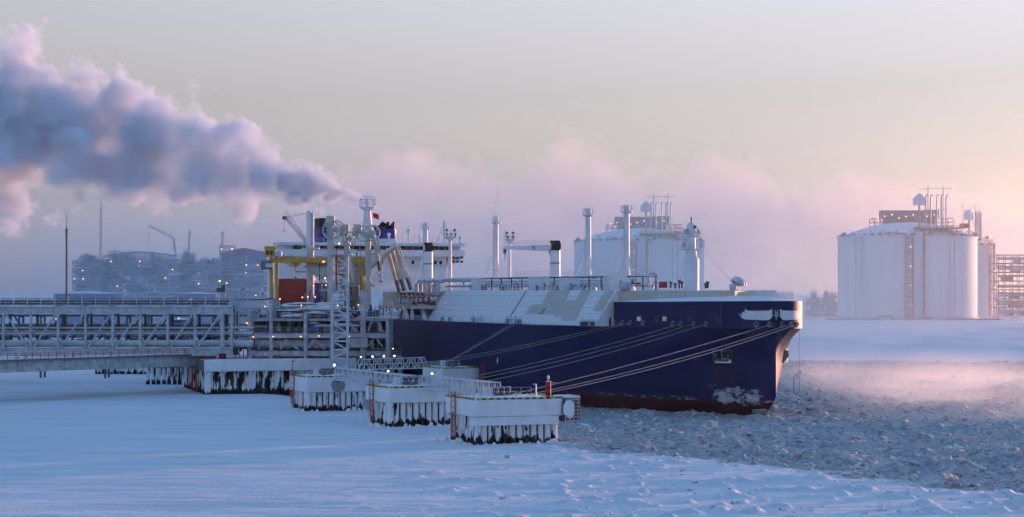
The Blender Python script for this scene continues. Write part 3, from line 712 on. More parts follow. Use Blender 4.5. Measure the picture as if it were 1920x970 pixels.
# cowl vents, drum, arch pipe, red locker by the fore mast
def cowl(px, py, ys, h, r):
    t = t_for(px, ys); z0 = z_for(py, t, ys); c = S(t, ys, z0); pts = [c, c + Vector((0, 0, h))]
    for k in range(1, 7):
        a = math.pi * k / 6; pts.append(c + Vector((0, r * 1.1 * (1 - math.cos(a)), h + r * 1.1 * math.sin(a))))
    pts.append(pts[-1] + Vector((0, 0, -.3)))
    return tube(SHIP, 'cowl_vent', M_STEEL, pts, [r] * len(pts), 14)
cowl(1379, 546, -5.0, 1.2, .72); cowl(1375, 545, -3.2, 1.2, .72)
q = SP(1173, 545, 15.0); tube(SHIP, 'cable_drum', M_STEEL, [q + Vector((-.2, -.9, 1.05)), q + Vector((-.2, .8, 1.05))], 1.05, 20)
q = SP(1224, 540, 6); tube(SHIP, 'arch_pipe', M_STEEL, [q + Vector((0, -.8, 0)), q + Vector((0, -.8, 2.2)), q + Vector((0, -.55, 2.7)), q + Vector((0, 0, 2.9)), q + Vector((0, .55, 2.7)), q + Vector((0, .8, 2.2)), q], .26, 10)
q = SP(1243, 540, 8); MB().box(q + Vector((0, 0, .55)), (1.2, 1.25, 1.1)).box(q + Vector((0, 0, 1.13)), (1.3, 1.35, .06)).build('fire_locker', M_RED, SHIP)
for px in (1258, 1266, 1274, 1279, 1323, 1327): 
    q = SP(px, 541, 4); MB().lathe(q, [(.2, 0), (.2, .6 + (px % 3) * .3), (.38, .7 + (px % 3) * .3), (.3, 1.0 + (px % 3) * .3)], 10).build('air_pipe', M_STEELD, SHIP, True)
for px, ys in ((1112, 9), (1139, 14), (1083, 6)):         # life-raft davits
    q = SP(px, 541, ys); MB().bar(q, q + Vector((0, 0, 2.3)), .2).bar(q + Vector((0, 0, 2.3)), q + Vector((.9, -.9, 2.6)), .18).build('davit', M_WHITE, SHIP)
    tube(SHIP, 'life_raft', M_YEL, [q + Vector((.5, -.5, 2.3)), q + Vector((.5, .4, 2.3))], .33, 12)
# mooring gear along the main deck edge
for px in (829, 843, 886, 950, 968, 974, 1090, 1098, 1110):
    t = t_for(px, 23.8); b = S(t, 23.7, DK)
    MB().lathe(b + Vector((-.35, 0, 0)), [(.26, 0), (.26, .75), (.34, .8), (.34, .9)], 12).lathe(b + Vector((.35, 0, 0)), [(.26, 0), (.26, .75), (.34, .8), (.34, .9)], 12).box(b + Vector((0, 0, .05)), (1.5, .6, .1)).build('bollard', M_STEELD, SHIP, True)
for px in (895, 960, 1103):
    t = t_for(px, 22.2); b = S(t, 22.3, DK + .8)
    MB().tube([b + Vector((0, -.9, 0)), b + Vector((0, .9, 0))], .5, 14).disc(b + Vector((0, -.9, 0)), (0, 1, 0), .8, .12).disc(b + Vector((0, .9, 0)), (0, 1, 0), .8, .12).box(b + Vector((0, 0, -.5)), (.9, 2.2, .5)).build('mooring_winch', M_STEEL, SHIP)
# hull-side pilot mark
q = S(t_for(934, 25), 25.12, z_for(676, t_for(934, 25), 25)); MB().box(q, (.35, .08, 1.2)).box(q + Vector((0, -.03, -.2)), (.55, .08, .5)).build('draught_mark', M_EMB, HULL)

# ---- manifold recess with platform, crossover pipes and valves
ta, tb = TA, t_for(716, 25)
box(SHIP, 'recess_wall', M_BEIGE, S((ta + tb) / 2 + 2, 14.0, (DK + 22) / 2), (tb - ta + 12, .3, 22 - DK))
PZ = 18.7
MP = MB().box(S((ta + tb) / 2 + .5, 20.0, PZ - .35), (tb - ta + 3, 10.6, .7)).build('manifold_platform', M_BEIGE, SHIP)
rail_mb([S(ta - .6, 25.1, PZ), S(tb + 1.6, 25.1, PZ)], 1.15, 1.5, .07).build('platform_railing', M_WHITE, MP)
for k in range(5):
    t = ta + .5 + k * (tb - ta) / 4; bar(MP, 'platform_post', M_WHITE if k < 3 else M_BEIGE, S(t, 24.6, DK), S(t, 24.6, PZ - .7), .5)
bar(MP, 'inclined_ladder', M_STEELL, S(ta + 1.5, 25.4, DK + .1), S(ta + 4.5, 25.2, PZ), .9, .16); bar(MP, 'inclined_ladder', M_STEELL, S(ta - 1, 22, DK + .1), S(ta + 1.5, 22, PZ), .9, .16)
for k in range(6):
    t = ta + 1.5 + k * 3.3; r = .5
    tube(MP, 'manifold_pipe', M_STEEL, [S(t, 22.5, PZ + 1.3), S(t, 19, PZ + 1.3), S(t, 18.2, PZ + 1.7), S(t, 18, PZ + 2.4), S(t, 18, 23.6), S(t - .2, 17.6, 24.3), S(t - .6, 16.8, 24.6), S(t - 14, 12 - k, 24.6)], r, 10)
    v = MB().lathe(S(t, 21.8, PZ + .4), [(.55, 0), (.55, 1.7), (.3, 1.9), (.3, 2.4), (.6, 2.45), (.6, 2.55)], 12).box(S(t, 20.4, PZ + 1.2), (1.3, .5, 1.6)); v.build('manifold_valve', M_STEELD if k % 2 else M_RED, MP)
    MB().ring(S(t, 23.2, PZ + 1.3), (0, 1, 0), .55, .12, 16, 6).build('presentation_flange', M_STEEL, MP)
for k in range(22):
    b = S(ta - 1 + rs.random() * (tb - ta + 3), rs.uniform(17, 24), PZ); h = rs.uniform(.6, 2.0)
    MB().lathe(b, [(.14, 0), (.14, h), (.3, h), (.3, h + .12), (.08, h + .3)], 8).build('valve_spindle', rs.choice((M_STEELD, M_STEELD, M_RED, M_STEEL)), MP)
box(MP, 'drip_coaming', M_BEIGE, S(tb - 1, 21, PZ + 1.6), (7, 6, 3.2))

# ---- accommodation block, bridge, funnels, radar mast
BT0 = 248.5; zb = lambda py, t=BT0, ys=0: z_for(py, t, ys)
HOUSE = MB().box(S(BT0 + 16, 0.2, (DK + 32.2) / 2), (30, 43.5, 32.2 - DK)).box(S(BT0 + 18, 0.2, 29.5), (32, 40, 5)).build('accommodation_block', M_WHITE, SHIP)
for z in (19, 22.3, 25.6, 28.9): box(HOUSE, 'deck_ledge', M_WHITE, S(BT0 + .8, .2, z), (.5, 44, .12))
wz0, wz1, rz = zb(469), zb(461), zb(455.5)
BR = MB(); wy = 26.7
P = [S(BT0 + a, y, z) for z in (31.6, wz0) for a, y in ((-1.5, -22), (-1.5, 22), (0, wy), (7, wy), (8, 20), (8, -20), (7, -wy), (0, -wy))]
n = 8; BR.add(P, [tuple(range(n)), tuple(range(n, 2 * n))] + [(i, (i + 1) % n, n + (i + 1) % n, n + i) for i in range(n)])
P = [S(BT0 + a, y, z) for z in (wz1, rz) for a, y in ((-1.8, -22), (-1.8, 22), (-.3, wy), (7, wy), (8, 20), (8, -20), (7, -wy), (-.3, -wy))]
BR.add(P, [tuple(range(n)), tuple(range(n, 2 * n))] + [(i, (i + 1) % n, n + (i + 1) % n, n + i) for i in range(n)])
BRIDGE = BR.build('bridge', M_WHITE, SHIP)
box(BRIDGE, 'bridge_core', M_WHITE, S(BT0 + 4, 0, (wz0 + wz1) / 2), (7, 51, wz1 - wz0 - .01))
nw = 26
for k in range(nw):
    y = -24.8 + (k + .5) * 49.6 / nw
    x_off = .28 if abs(y) < 22 else .28 + (abs(y) - 22) * .3
    MB().box(S(BT0 + .33 + (x_off - .28), y, (wz0 + wz1) / 2), (.12, 49.6 / nw - .28, wz1 - wz0 - .25)).build('bridge_window', M_GLASS, BRIDGE)
for s in (1, -1):                                         # wing brackets
    MB().add([S(BT0 + a, s * y, z) for a in (.5, 6) for y, z in ((26.6, 31.55), (22, 31.55), (22, 28.6))], [(0, 1, 2), (5, 4, 3), (0, 3, 4, 1), (1, 4, 5, 2), (2, 5, 3, 0)]).build('wing_bracket', M_WHITE, BRIDGE)
    for j in range(3):
        for i in range(2): MB().box(S(BT0 - .3, s * (23.2 + j * 1.2), 31.0 - 1.2 * i + .4), (.4, .8, .6)).build('flood_lamp', M_STEELD, BRIDGE)
rail_mb([S(BT0 - 1.5, y, rz) for y in (-22, 0, 22)] , 1.2, 2.5, .06, 2).build('roof_railing', M_WHITE, BRIDGE)
for px, py in ((752, 492), (773, 492), (815, 492), (825, 492), (752, 500), (715, 492), (640, 492), (600, 500)):
    t = BT0 + .85; ys = (SHIP_O.x - SINT * t - (px - CXP) * dep(t, 0) / F_PX) / COST
    MB().box(S(t + .05, ys, zb(py)), (.1, .75, 1.0)).build('cabin_window', M_GLASS, HOUSE)
MB().box(S(BT0 + 12, 0, rz + .6), (14, 16, 1.2)).box(S(BT0 + 11, 8, rz + 1.2), (3, 2, 2.4)).build('bridge_top_house', M_WHITE, BRIDGE)
def ys_at(px, t):
    k = (px - CXP) / F_PX; return (SHIP_O.x - SINT * t - k * (SHIP_O.y + COST * t)) / (COST - k * SINT)
TFN = 274
for x0, x1, blt, pipes in ((592, 619, 431, ((600, 413, 1.0), (607, 412, 1.5), (613, 412, 1.2))), (704, 738, 431, ((719, 416, .85), (700, 421, 1.0)))):
    ya, yb = ys_at(x0, TFN), ys_at(x1, TFN); zt = z_for(blt, TFN, 0); yc = (ya + yb) / 2; hw = abs(ya - yb) / 2
    pl = [(-TFN + a * 5 * math.copysign(abs(math.cos(q)) ** .6, math.cos(q)) / 1, -yc + hw * math.copysign(abs(math.sin(q)) ** .6, math.sin(q))) for a, q in ((1, 2 * math.pi * k / 24) for k in range(24))]
    fn = MB().prism(pl, 30, zt).build('funnel', M_BLUE, SHIP, True)
    MB().prism([(x * 1.002 - .0, y) for x, y in pl], zt, zt + .25).build('funnel_rim', M_BLUE, fn)
    for px, py, r in pipes:
        yy = ys_at(px, TFN); zz = z_for(py, TFN, 0)
        MB().lathe(S(TFN, yy, zt - .2), [(r, 0), (r, zz - zt), (r * .85, zz - zt), (r * .85, zz - zt - .4)], 14, False).build('exhaust_stack', M_BLACK, fn, True)
    if x0 > 650:
        for k in range(9):
            yy = ys_at(706 + k * 3.4, TFN); MB().lathe(S(TFN - 2.5, yy, zt), [(.28, 0), (.28, .9 + .5 * (k % 3)), (.42, 1.0 + .5 * (k % 3)), (.35, 1.35 + .5 * (k % 3))], 10).build('exhaust_pipe', M_BLACK, fn, True)
    else: MB().box(S(TFN, yc, zt + 1.6), (5, hw * 1.7, 3.0)).box(S(TFN, yc, zt + 3.15), (5.2, hw * 1.3, .1)).build('exhaust_casing', M_BLACK, fn)
# radar mast
TM = 262; ym = ys_at(689, TM); zm = lambda py: z_for(py, TM, ym); c = S(TM, ym, 0)
RM = MB().lathe(c, [(3.0, rz), (1.6, zm(432)), (1.15, zm(412)), (.95, zm(396)), (1.0, zm(395)), (2.3, zm(389)), (2.3, zm(388)), (.5, zm(388)), (.4, zm(372)), (.1, zm(371))], 16).build('radar_mast', M_WHITE, SHIP, True)
for h in (388, 381, 375):
    MB().ring(c + Vector((0, 0, zm(h) + .9)), (0, 0, 1), 2.2 if h == 388 else 1.9, .06, 20, 4).build('mast_ring', M_WHITE, RM)
for k in range(14):
    a = 2 * math.pi * k / 14; q = c + Vector((2.15 * math.cos(a), 2.15 * math.sin(a), zm(388))); MB().bar(q, q + Vector((0, 0, 2.4)), .09).ball(q + Vector((0, 0, .9 + (k % 3) * .6)), .24, 8, 5).build('aerial', M_STEELL, RM)
bar(RM, 'radar_scanner', M_STEELL, c + Vector((0, -2.0, zm(374))), c + Vector((0, 2.4, zm(374))), .25); tube(RM, 'whip_aerial', M_STEELL, [c + Vector((0, .4, zm(374))), c + Vector((0, .4, zm(360)))], .05, 5)
tube(RM, 'whip_aerial', M_STEELL, [c + Vector((0, -.6, zm(374))), c + Vector((0, -.6, zm(366)))], .05, 5)
for s in (-1, 1): bar(RM, 'mast_leg', M_WHITE, c + Vector((0, s * 3.0, rz)), c + Vector((0, s * .8, zm(412))), .45)
# domes and aerials on the bridge roof
for px, py, r in ((766, 434, .75), (787, 443, .4), (729, 440, .5)):
    t = 256; yy = ys_at(px, t); z = z_for(py, t, yy); MB().ball(S(t, yy, z), r, 14, 8).lathe(S(t, yy, rz), [(.3, 0), (.3, z - rz - r * .8)], 8).build('satellite_dome', M_WHITE, BRIDGE, True)
for px in (742, 755, 780, 806, 820, 560, 640, 655, 668):
    t = 252; yy = ys_at(px, t); tube(BRIDGE, 'roof_aerial', M_WHITE, [S(t, yy, rz), S(t, yy, rz + 1.6 + (px % 4) * .5)], .07, 5)
t = 254; a = S(t, ys_at(833, t), rz); b = S(t, ys_at(833, t), z_for(412, t, 0)); RA = MB().bar(a, b, .5).build('roof_crane', M_WHITE, BRIDGE); 
MB().bar(S(t, ys_at(818, t), rz), b + Vector((0, 0, -1)), .28).build('roof_crane_stay', M_WHITE, BRIDGE)
MB().ball(S(252, ys_at(862, 252), z_for(446, 252, -24)), .45).lathe(S(252, ys_at(862, 252), rz), [(.35, 0), (.2, 1.0)], 8).build('wing_lamp', M_STEEL, BRIDGE)

# red flag on the signal halyard: hangs from the mast, a thing of its own
def ship_world(p): return SHIP_O + Vector((HX * p.x - HY * -0 + COST * p.y, HY * p.x + SINT * p.y, p.z))
fy = ys_at(705, 258); fz = z_for(404, 258, fy); mb = MB(); P = []
for i in range(7):
    for j in range(5): P.append(S(258 + .12 * math.sin(i * 1.3 + j), fy + .85 - i * .28, fz + .75 - j * .36 - .08 * i))
mb.add(P, [(i * 5 + j, (i + 1) * 5 + j, (i + 1) * 5 + j + 1, i * 5 + j + 1) for i in range(6) for j in range(4)])
fl = mb.build('signal_flag', mat('red_flag_cloth', (0.65, 0.01, 0.03), rough=0.8, var=0.06), None, True); fl.location = SHIP.location; fl.rotation_euler = SHIP.rotation_euler
sol = fl.modifiers.new('thickness', 'SOLIDIFY'); sol.thickness = 0.02
tag(fl, 'small red signal flag flying beside the radar mast', 'flag')

# ================================================================== THE JETTY
def frost_pile_mat(name, white=0.5):
    """steel piles half plastered with driven snow, ragged black gaps low down"""
    m = bpy.data.materials.new(name); m.use_nodes = True; nt = m.node_tree; N = nt.nodes; L = nt.links
    b = N['Principled BSDF']; b.inputs['Roughness'].default_value = 0.75; b.inputs['Specular IOR Level'].default_value = 0.2
    tc = N.new('ShaderNodeTexCoord'); sp = N.new('ShaderNodeSeparateXYZ'); L.new(tc.outputs['Object'], sp.inputs[0])
    oi = N.new('ShaderNodeObjectInfo'); ad = N.new('ShaderNodeVectorMath'); ad.operation = 'ADD'; L.new(tc.outputs['Object'], ad.inputs[0]); L.new(oi.outputs['Location'], ad.inputs[1])
    mp = N.new('ShaderNodeMapping'); mp.inputs['Scale'].default_value = (0.7, 0.7, 0.16); L.new(ad.outputs[0], mp.inputs[0])
    n = N.new('ShaderNodeTexNoise'); n.inputs['Scale'].default_value = 1.3; n.inputs['Detail'].default_value = 7; n.inputs['Roughness'].default_value = 0.62; L.new(mp.outputs[0], n.inputs['Vector'])
    z = N.new('ShaderNodeMapRange'); z.inputs[1].default_value = 0.2; z.inputs[2].default_value = 1.3; z.inputs[3].default_value = -0.22; z.inputs[4].default_value = 0.0; L.new(sp.outputs[2], z.inputs[0])
    a = N.new('ShaderNodeMath'); a.operation = 'ADD'; L.new(n.outputs[0], a.inputs[0]); L.new(z.outputs[0], a.inputs[1])
    r = N.new('ShaderNodeMapRange'); r.inputs[1].default_value = 0.58 - 0.3 * white; r.inputs[2].default_value = 0.61 - 0.3 * white; L.new(a.outputs[0], r.inputs[0])
    mx = N.new('ShaderNodeMix'); mx.data_type = 'RGBA'; L.new(r.outputs[0], mx.inputs[0]); mx.inputs[6].default_value = (0.012, 0.013, 0.016, 1); mx.inputs[7].default_value = (0.74, 0.76, 0.79, 1)
    L.new(mx.outputs[2], b.inputs['Base Color']); return m
M_PILE = frost_pile_mat('snow_plastered_pile', 0.60); M_PILED = frost_pile_mat('dark_snow_streaked_pile', 0.33)
def stripe_mat():
    m = bpy.data.materials.new('yellow_black_kerb'); m.use_nodes = True; nt = m.node_tree; N = nt.nodes; L = nt.links
    b = N['Principled BSDF']; tc = N.new('ShaderNodeTexCoord'); sp = N.new('ShaderNodeSeparateXYZ'); L.new(tc.outputs['Object'], sp.inputs[0])
    ad = N.new('ShaderNodeMath'); ad.operation = 'ADD'; L.new(sp.outputs[0], ad.inputs[0]); L.new(sp.outputs[1], ad.inputs[1])
    w = N.new('ShaderNodeMath'); w.operation = 'FRACT'; s = N.new('ShaderNodeMath'); s.operation = 'MULTIPLY'; s.inputs[1].default_value = 0.9; L.new(ad.outputs[0], s.inputs[0]); L.new(s.outputs[0], w.inputs[0])
    g = N.new('ShaderNodeMath'); g.operation = 'GREATER_THAN'; g.inputs[1].default_value = 0.5; L.new(w.outputs[0], g.inputs[0])
    mx = N.new('ShaderNodeMix'); mx.data_type = 'RGBA'; L.new(g.outputs[0], mx.inputs[0]); mx.inputs[6].default_value = (0.02, 0.02, 0.02, 1); mx.inputs[7].default_value = (0.62, 0.42, 0.03, 1)
    L.new(mx.outputs[2], b.inputs['Base Color']); b.inputs['Roughness'].default_value = 0.6; return m
M_KERB = stripe_mat()

def lamp(parent, p, r=0.22, m=None, name='lamp'):
    m = m or M_LAMP; p = Vector(p); r *= .75
    h = MB().lathe(p, [(.12, r * 1.6), (r * 1.3, r * 1.1), (r * 1.35, r * .8)], 10).bar(p + Vector((0, 0, r)), p + Vector((0, .8, r * 2.2)), .1).build(name, M_STEELD, parent)
    MB().ball(p, r, 10, 6).build('bulb', m, h, True); return h

def red_ladder(parent, x, y, z0, z1, ny, w=.55, cage=True):
    """caged ladder; ny = outward direction (unit vector)"""
    n = Vector((ny[0], ny[1], 0)); s = Vector((-n.y, n.x, 0)); b = Vector((x, y, 0)); mb = MB()
    for k in (-1, 1): mb.bar(b + s * k * w / 2 + Vector((0, 0, z0)), b + s * k * w / 2 + Vector((0, 0, z1)), .09)
    for i in range(int((z1 - z0) / .4)): mb.bar(b - s * w / 2 + Vector((0, 0, z0 + .2 + i * .4)), b + s * w / 2 + Vector((0, 0, z0 + .2 + i * .4)), .06)
    if cage:
        for i in range(int((z1 - z0 - 1) / .9)):
            z = z0 + .9 + i * .9; pts = [b + s * w * .6 * math.cos(a) * 1 + n * (.7 * math.sin(a)) + Vector((0, 0, z)) for a in [math.pi * k / 6 for k in range(7)]]
            for p, q in zip(pts[:-1], pts[1:]): mb.bar(p, q, .05)
        for a in (.25, .5, .75):
            e = s * w * .6 * math.cos(math.pi * a) + n * .7 * math.sin(math.pi * a); mb.bar(b + e + Vector((0, 0, z0 + .8)), b + e + Vector((0, 0, z1)), .05)
    return mb.build('ladder', M_REDL, parent)

# ---- mooring dolphins, set in a row parallel to the ship
RZ = math.atan2(HY, HX)
def dolphin(label, px, d, w, dp, top, bot, step, hooks=True, ladder_at=-7.0, fender=False, ladder=True):
    """origin at the front starboard corner on the ice; local +x towards the bow end, +y towards the ship"""
    o = W(px, YH, d); E = empty('mooring_dolphin', (o.x, o.y, 0), RZ, label, 'dolphin', 'mooring dolphins in the ice')
    cap = MB(); c = .35
    pl = [(0 - c, 0), (0, c), (0, w - 2.4), (-.4, w - 1.2), (-1.3, w - .3), (-2.4, w), (-dp, w), (-dp, 0)]
    cap.prism(pl, bot, top); CP = cap.build('concrete_cap', M_PACK, E, True); bv = CP.modifiers.new('worn_edges', 'BEVEL'); bv.width = .32; bv.segments = 3; bv.limit_method = 'ANGLE'
    if step: MB().prism([(0.04, .1), (0.04, w - 2.5), (-.5, w - 1.4), (-2.2, w - 1.4), (-2.2, .1)], bot - step, bot - .01).build('front_skirt', M_PACK, E)
    # wind-packed snow on the top, uneven
    g = 18; P = []; rs = random.Random(int(px))
    for i in range(g + 1):
        for j in range(g + 1):
            x = -dp + .5 + (dp - 1.0) * i / g; y = .5 + (w - 1.6) * j / g; ed = min(i, j, g - i, g - j) / 3
            P.append((x, y, top + .02 + min(1, ed) * (.10 + .28 * float(vnoise(np.array(x * .5 + px), np.array(y * .5))))))
    MB().add(P, [(i * (g + 1) + j, (i + 1) * (g + 1) + j, (i + 1) * (g + 1) + j + 1, i * (g + 1) + j + 1) for i in range(g) for j in range(g)]).build('snow_cover', M_SNOW, E, True)
    MB().prism([(-1.35, 1.35), (-1.35, w - 2.4), (-dp + 1.3, w - 1.3), (-dp + 1.3, 1.35)], -2, bot).build('pile_gap_shade', M_BLACK, E)  # black block puts the shade between the piles into colour
    pb = bot - (step or 0)
    n = int((w - 1.8) / 1.12)
    for k in range(n + 1):
        y = .7 + k * (w - 2.6) / n; r = .60 if k == 0 else .43 + .05 * (k % 2)
        q = MB().lathe((0, 0, 0), [(r, -1.5), (r, pb)], 10).build('pile', M_PILE, E, True); q.location = (-1.0 - .18 * (k % 2), y, 0)
    n2 = int((dp - 2) / 1.15)
    for k in range(1, n2 + 1):
        q = MB().lathe((0, 0, 0), [(.42, -1.5), (.42, bot)], 10).build('pile', M_PILE, E, True); q.location = (-1.0 - k * (dp - 1.9) / n2, 1.0 + .15 * (k % 2), 0)
    for a, b in (((-.15, .45), (-.15, w - 2.6)), ((-.5, .12), (-dp + .3, .12)), ((-dp + .15, .3), (-dp + .15, w - .3)), ((-2.6, w - .15), (-dp + .3, w - .15)), ((-.15, w - 2.6), (-1.3, w - .5))):
        bar(E, 'edge_kerb', M_KERB, (*a, top + .10), (*b, top + .10), .22, .24)
    rail_mb([(-.35, 1.0, top), (-.35, w * .45, top)], 1.1, 1.6, .05, 2).build('railing', M_STEEL, E)
    rail_mb([(-1.5, .35, top), (-dp + .4, .35, top), (-dp + .4, w - 1, top)], 1.1, 1.6, .05, 2).build('railing', M_STEEL, E)
    if ladder: red_ladder(E, ladder_at, -.12, .5, top + .9, (0, -1)); red_ladder(E, ladder_at - 1.5, -.05, .4, bot + .3, (0, -1), .5, False)
    if hooks:
        for k in range(3):
            b = Vector((-dp * .45 - k * 1.0 + 1, w * .36 + k * 1.3, top)); H = MB().box(b + Vector((0, 0, .35)), (1.2, .7, .7)).lathe(b + Vector((-.3, 0, .7)), [(.28, 0), (.28, .6), (.4, .7), (.3, .85)], 10).bar(b + Vector((.5, 0, .5)), b + Vector((1.3, .5, .75)), .25)
            H.build('mooring_hook', M_STEELD, E)
        b = Vector((-dp * .55, w * .30, top)); MB().box(b + Vector((0, 0, .75)), (.8, .9, 1.3)).box(b + Vector((0, 0, 1.43)), (.95, 1.05, .08)).box(b + Vector((.42, 0, .8)), (.04, .6, .8)).build('control_cabinet', M_WHITE, E)
        b = Vector((-dp * .55, w * .42, top)); MB().box(b + Vector((0, 0, .65)), (.8, .7, 1.1)).box(b + Vector((0, 0, 1.23)), (.9, .85, .08)).build('control_cabinet', M_STEELD, E)
    # broken snow thrown up against the piles
    rb = random.Random(int(px) + 4); V = []; Fq = []
    mbk = MB()
    for k in range(46):
        if k % 2: x, y = .2 + rb.random() * 1.2, rb.uniform(-.5, w)
        else: x, y = -rb.random() * dp, -.2 - rb.random() * 1.8
        s = .15 + .45 * rb.random() ** 2; P = [(x + s * rb.uniform(.5, 1.3) * i, y + s * rb.uniform(.5, 1.3) * j, z) for z, sc in ((-.3, 1), (s * rb.uniform(.5, 1.4), .4)) for i, j in ((-sc, -sc), (sc, -sc), (sc, sc), (-sc, sc))]
        mbk.add(P, [(3, 2, 1, 0), (4, 5, 6, 7), (0, 1, 5, 4), (1, 2, 6, 5), (2, 3, 7, 6), (3, 0, 4, 7)])
    tag(mbk.build('snow_rubble', M_SNOW, E), kind='stuff')
    if fender:
        f = MB().box((-3.0, w + .65, (bot - step + top) / 2 + .15), (5.0, 2.3, top - bot + step * .7)).build('fender_frame', M_STEELD, E)
        for i in range(7): MB().box((-.45, w + .7, bot - .75 + i * .52), (.10, 2.2, .12)).build('frame_bar', M_STEEL, f)
        for yy in (-.35, .3, .95, 1.6): MB().box((-.45, w + yy, bot + .75), (.08, .10, 3.3)).build('frame_bar', M_STEEL, f)
        for i in range(3):
            for j in range(4): MB().box((-5.1 + 1.6 * i + .55, w + 1.95, bot - step * .6 + .5 + j * .92), (1.5, .22, .84)).build('fender_pad', M_PAD, f)
        MB().box((-3.0, w + .8, top + .16), (5.2, 2.2, .25)).build('fender_snow', M_SNOW, f)
        rp_ = random.Random(3); pg = [(w + .15 + (.75 + .35 * rp_.random()) * math.cos(q_), bot + 1.0 + (1.1 + .45 * rp_.random()) * math.sin(q_)) for q_ in [2 * math.pi * k / 18 for k in range(18)]]
        MB().add([(-.30, y_, z_) for y_, z_ in pg] + [(-.16, w + .15 + (y_ - w - .15) * .75, bot + 1.0 + (z_ - bot - 1.0) * .75) for y_, z_ in pg], [(k, (k + 1) % 18, 18 + (k + 1) % 18, 18 + k) for k in range(18)] + [tuple(range(18, 36))]).build('snow_patch', M_SNOW, E, True)
    return E
M_PAD = mat('sun_tinted_fender_pad', (0.42, 0.20, 0.09), rough=0.5, var=0.2)  # orange of the low sun put into the pad colour
D1 = dolphin('nearest mooring dolphin, with red beacon and square fender on its end', 890, 338.5, 14.6, 13.5, 6.45, 3.9, 1.2, fender=True, ladder_at=-8.5)
D2 = dolphin('snowy mooring dolphin second nearest, between two white lattice walkways', 727, 383, 12.6, 13.0, 6.3, 3.8, 0, ladder_at=-8.0)
D3 = dolphin('farthest of the three row dolphins, grey round scar on its front', 573, 430, 12.6, 12.0, 6.3, 3.5, 0, ladder_at=-8.0)
D4 = dolphin('mooring dolphin close beside the dark blue hull, red ladder on its end', 826, 474, 9.0, 12.0, 6.4, 4.1, 0, ladder=False)
red_ladder(D4, -1.2, 9.3, 1.0, 7.4, (0.9, .4))
MB().disc((.03, 6.2, 4.75), (1, 0, 0), 1.35, .05, 28).box((.07, 6.2, 4.75), (.06, .14, 2.4)).build('round_plate', mat('bare_concrete_scar', (0.30, 0.31, 0.32), var=0.2, vscale=1.2), D3)

# ---- lattice walkways
def walkway(label, A, B, h=2.0, w=1.7, lamps=()):
    A, B = Vector(A), Vector(B); L = (B - A).length; e = empty('lattice_walkway', A, math.atan2(B.y - A.y, B.x - A.x), label, 'walkway', 'walkways between the dolphins')
    dz = B.z - A.z; n = max(6, round(L / 1.5)); z = lambda x: dz * x / L
    for s in (-1, 1):
        mb = MB(); y = s * w / 2
        mb.bar((0, y, z(0)), (L, y, z(L)), .18).bar((1.0, y, z(1) + h), (L - 1.0, y, z(L - 1) + h), .16).bar((0, y, z(0)), (1.0, y, z(1) + h), .14).bar((L, y, z(L)), (L - 1, y, z(L - 1) + h), .14)
        mb.bar((.5, y, z(.5) + h * .5), (L - .5, y, z(L) + h * .5), .08)
        for k in range(n):
            x0 = 1 + (L - 2) * k / n; x1 = 1 + (L - 2) * (k + 1) / n
            mb.bar((x0, y, z(x0)), (x0, y, z(x0) + h), .09); mb.bar((x0, y, z(x0) + (h if k % 2 else 0)), (x1, y, z(x1) + (0 if k % 2 else h)), .09)
        mb.build('side_truss', M_STEELL, e)
    mb = MB()
    for k in range(n * 2): x = L * (k + .5) / (n * 2); mb.box((x, 0, z(x) + .02), (L / (n * 2) - .06, w - .2, .06))
    mb.build('walking_deck', M_STEELL, e)
    mb = MB()
    for k in range(n + 1):
        x = 1 + (L - 2) * k / n
        mb.bar((x, -w / 2, z(x) + h), (x, w / 2, z(x) + h), .07); mb.bar((x, -w / 2, z(x) - .1), (x, w / 2, z(x) - .1), .12); mb.bar((x, -w / 2 + .15, z(x) - .1), (x, -w / 2 + .15, z(x) + h), .05)
        if k < n: x2 = 1 + (L - 2) * (k + 1) / n; mb.bar((x, 0, z(x) - .1), (x2, 0, z(x2) - .1), .1)
    mb.build('cross_bars', M_STEELL, e); tag(e.children[-1], kind='stuff')
    for x in lamps:
        p = Vector((x, -w / 2, z(x) + h + .5)); lamp(e, p, .2, M_LAMPW, 'walkway_lamp')
    return e
walkway('lattice walkway ending on the nearest dolphin, one lit white lamp', W(793, 727, 388), W(931, 744, 350), 2.05, 1.8, (8.5,))
mid = walkway('lattice walkway running from the farthest row dolphin, beside a bright lamp post', W(636, 712, 432), W(775, 729, 392), 2.1, 1.8, (32,))
walkway('hindmost lattice walkway with four lamps below the jetty head', W(668, 694, 492), W(800, 690, 486), 2.2, 1.8, (1.5, 4.2, 6.8, 9.2))

# lamp post on the third dolphin
p = W(627, 712, 436); LP = empty('lamp_post', p, 0, 'lit white lamp post standing on the farthest row dolphin', 'lamp post')
MB().lathe((0, 0, 0), [(.14, 0), (.08, 2.6)], 8).build('post', M_STEEL, LP); lamp(LP, (0, -.1, 2.7), .26, M_LAMPW); MB().box((.3, 0, .6), (.6, .5, 1.2)).build('junction_box', M_WHITE, LP)
p = W(548, 705, 436); LQ = empty('signal_mast', p, 0, 'thin dark pole on the farthest row dolphin', 'mast'); MB().lathe((0, 0, 0), [(.07, 0), (.05, 2.9)], 6).build('pole', M_STEELD, LQ); box(LQ, 'camera_box', M_STEELD, (.25, 0, 2.7), (.4, .25, .22))
p = W(1005, 748, 345); LR = empty('lamp_post', p, 0, 'unlit white lamp post behind the nearest dolphin kerb', 'lamp post'); MB().lathe((0, 0, 0), [(.12, 0), (.10, 2.1)], 8).build('post', M_WHITE, LR); box(LR, 'lamp_head', M_WHITE, (-.15, 0, 2.15), (.55, .25, .14))

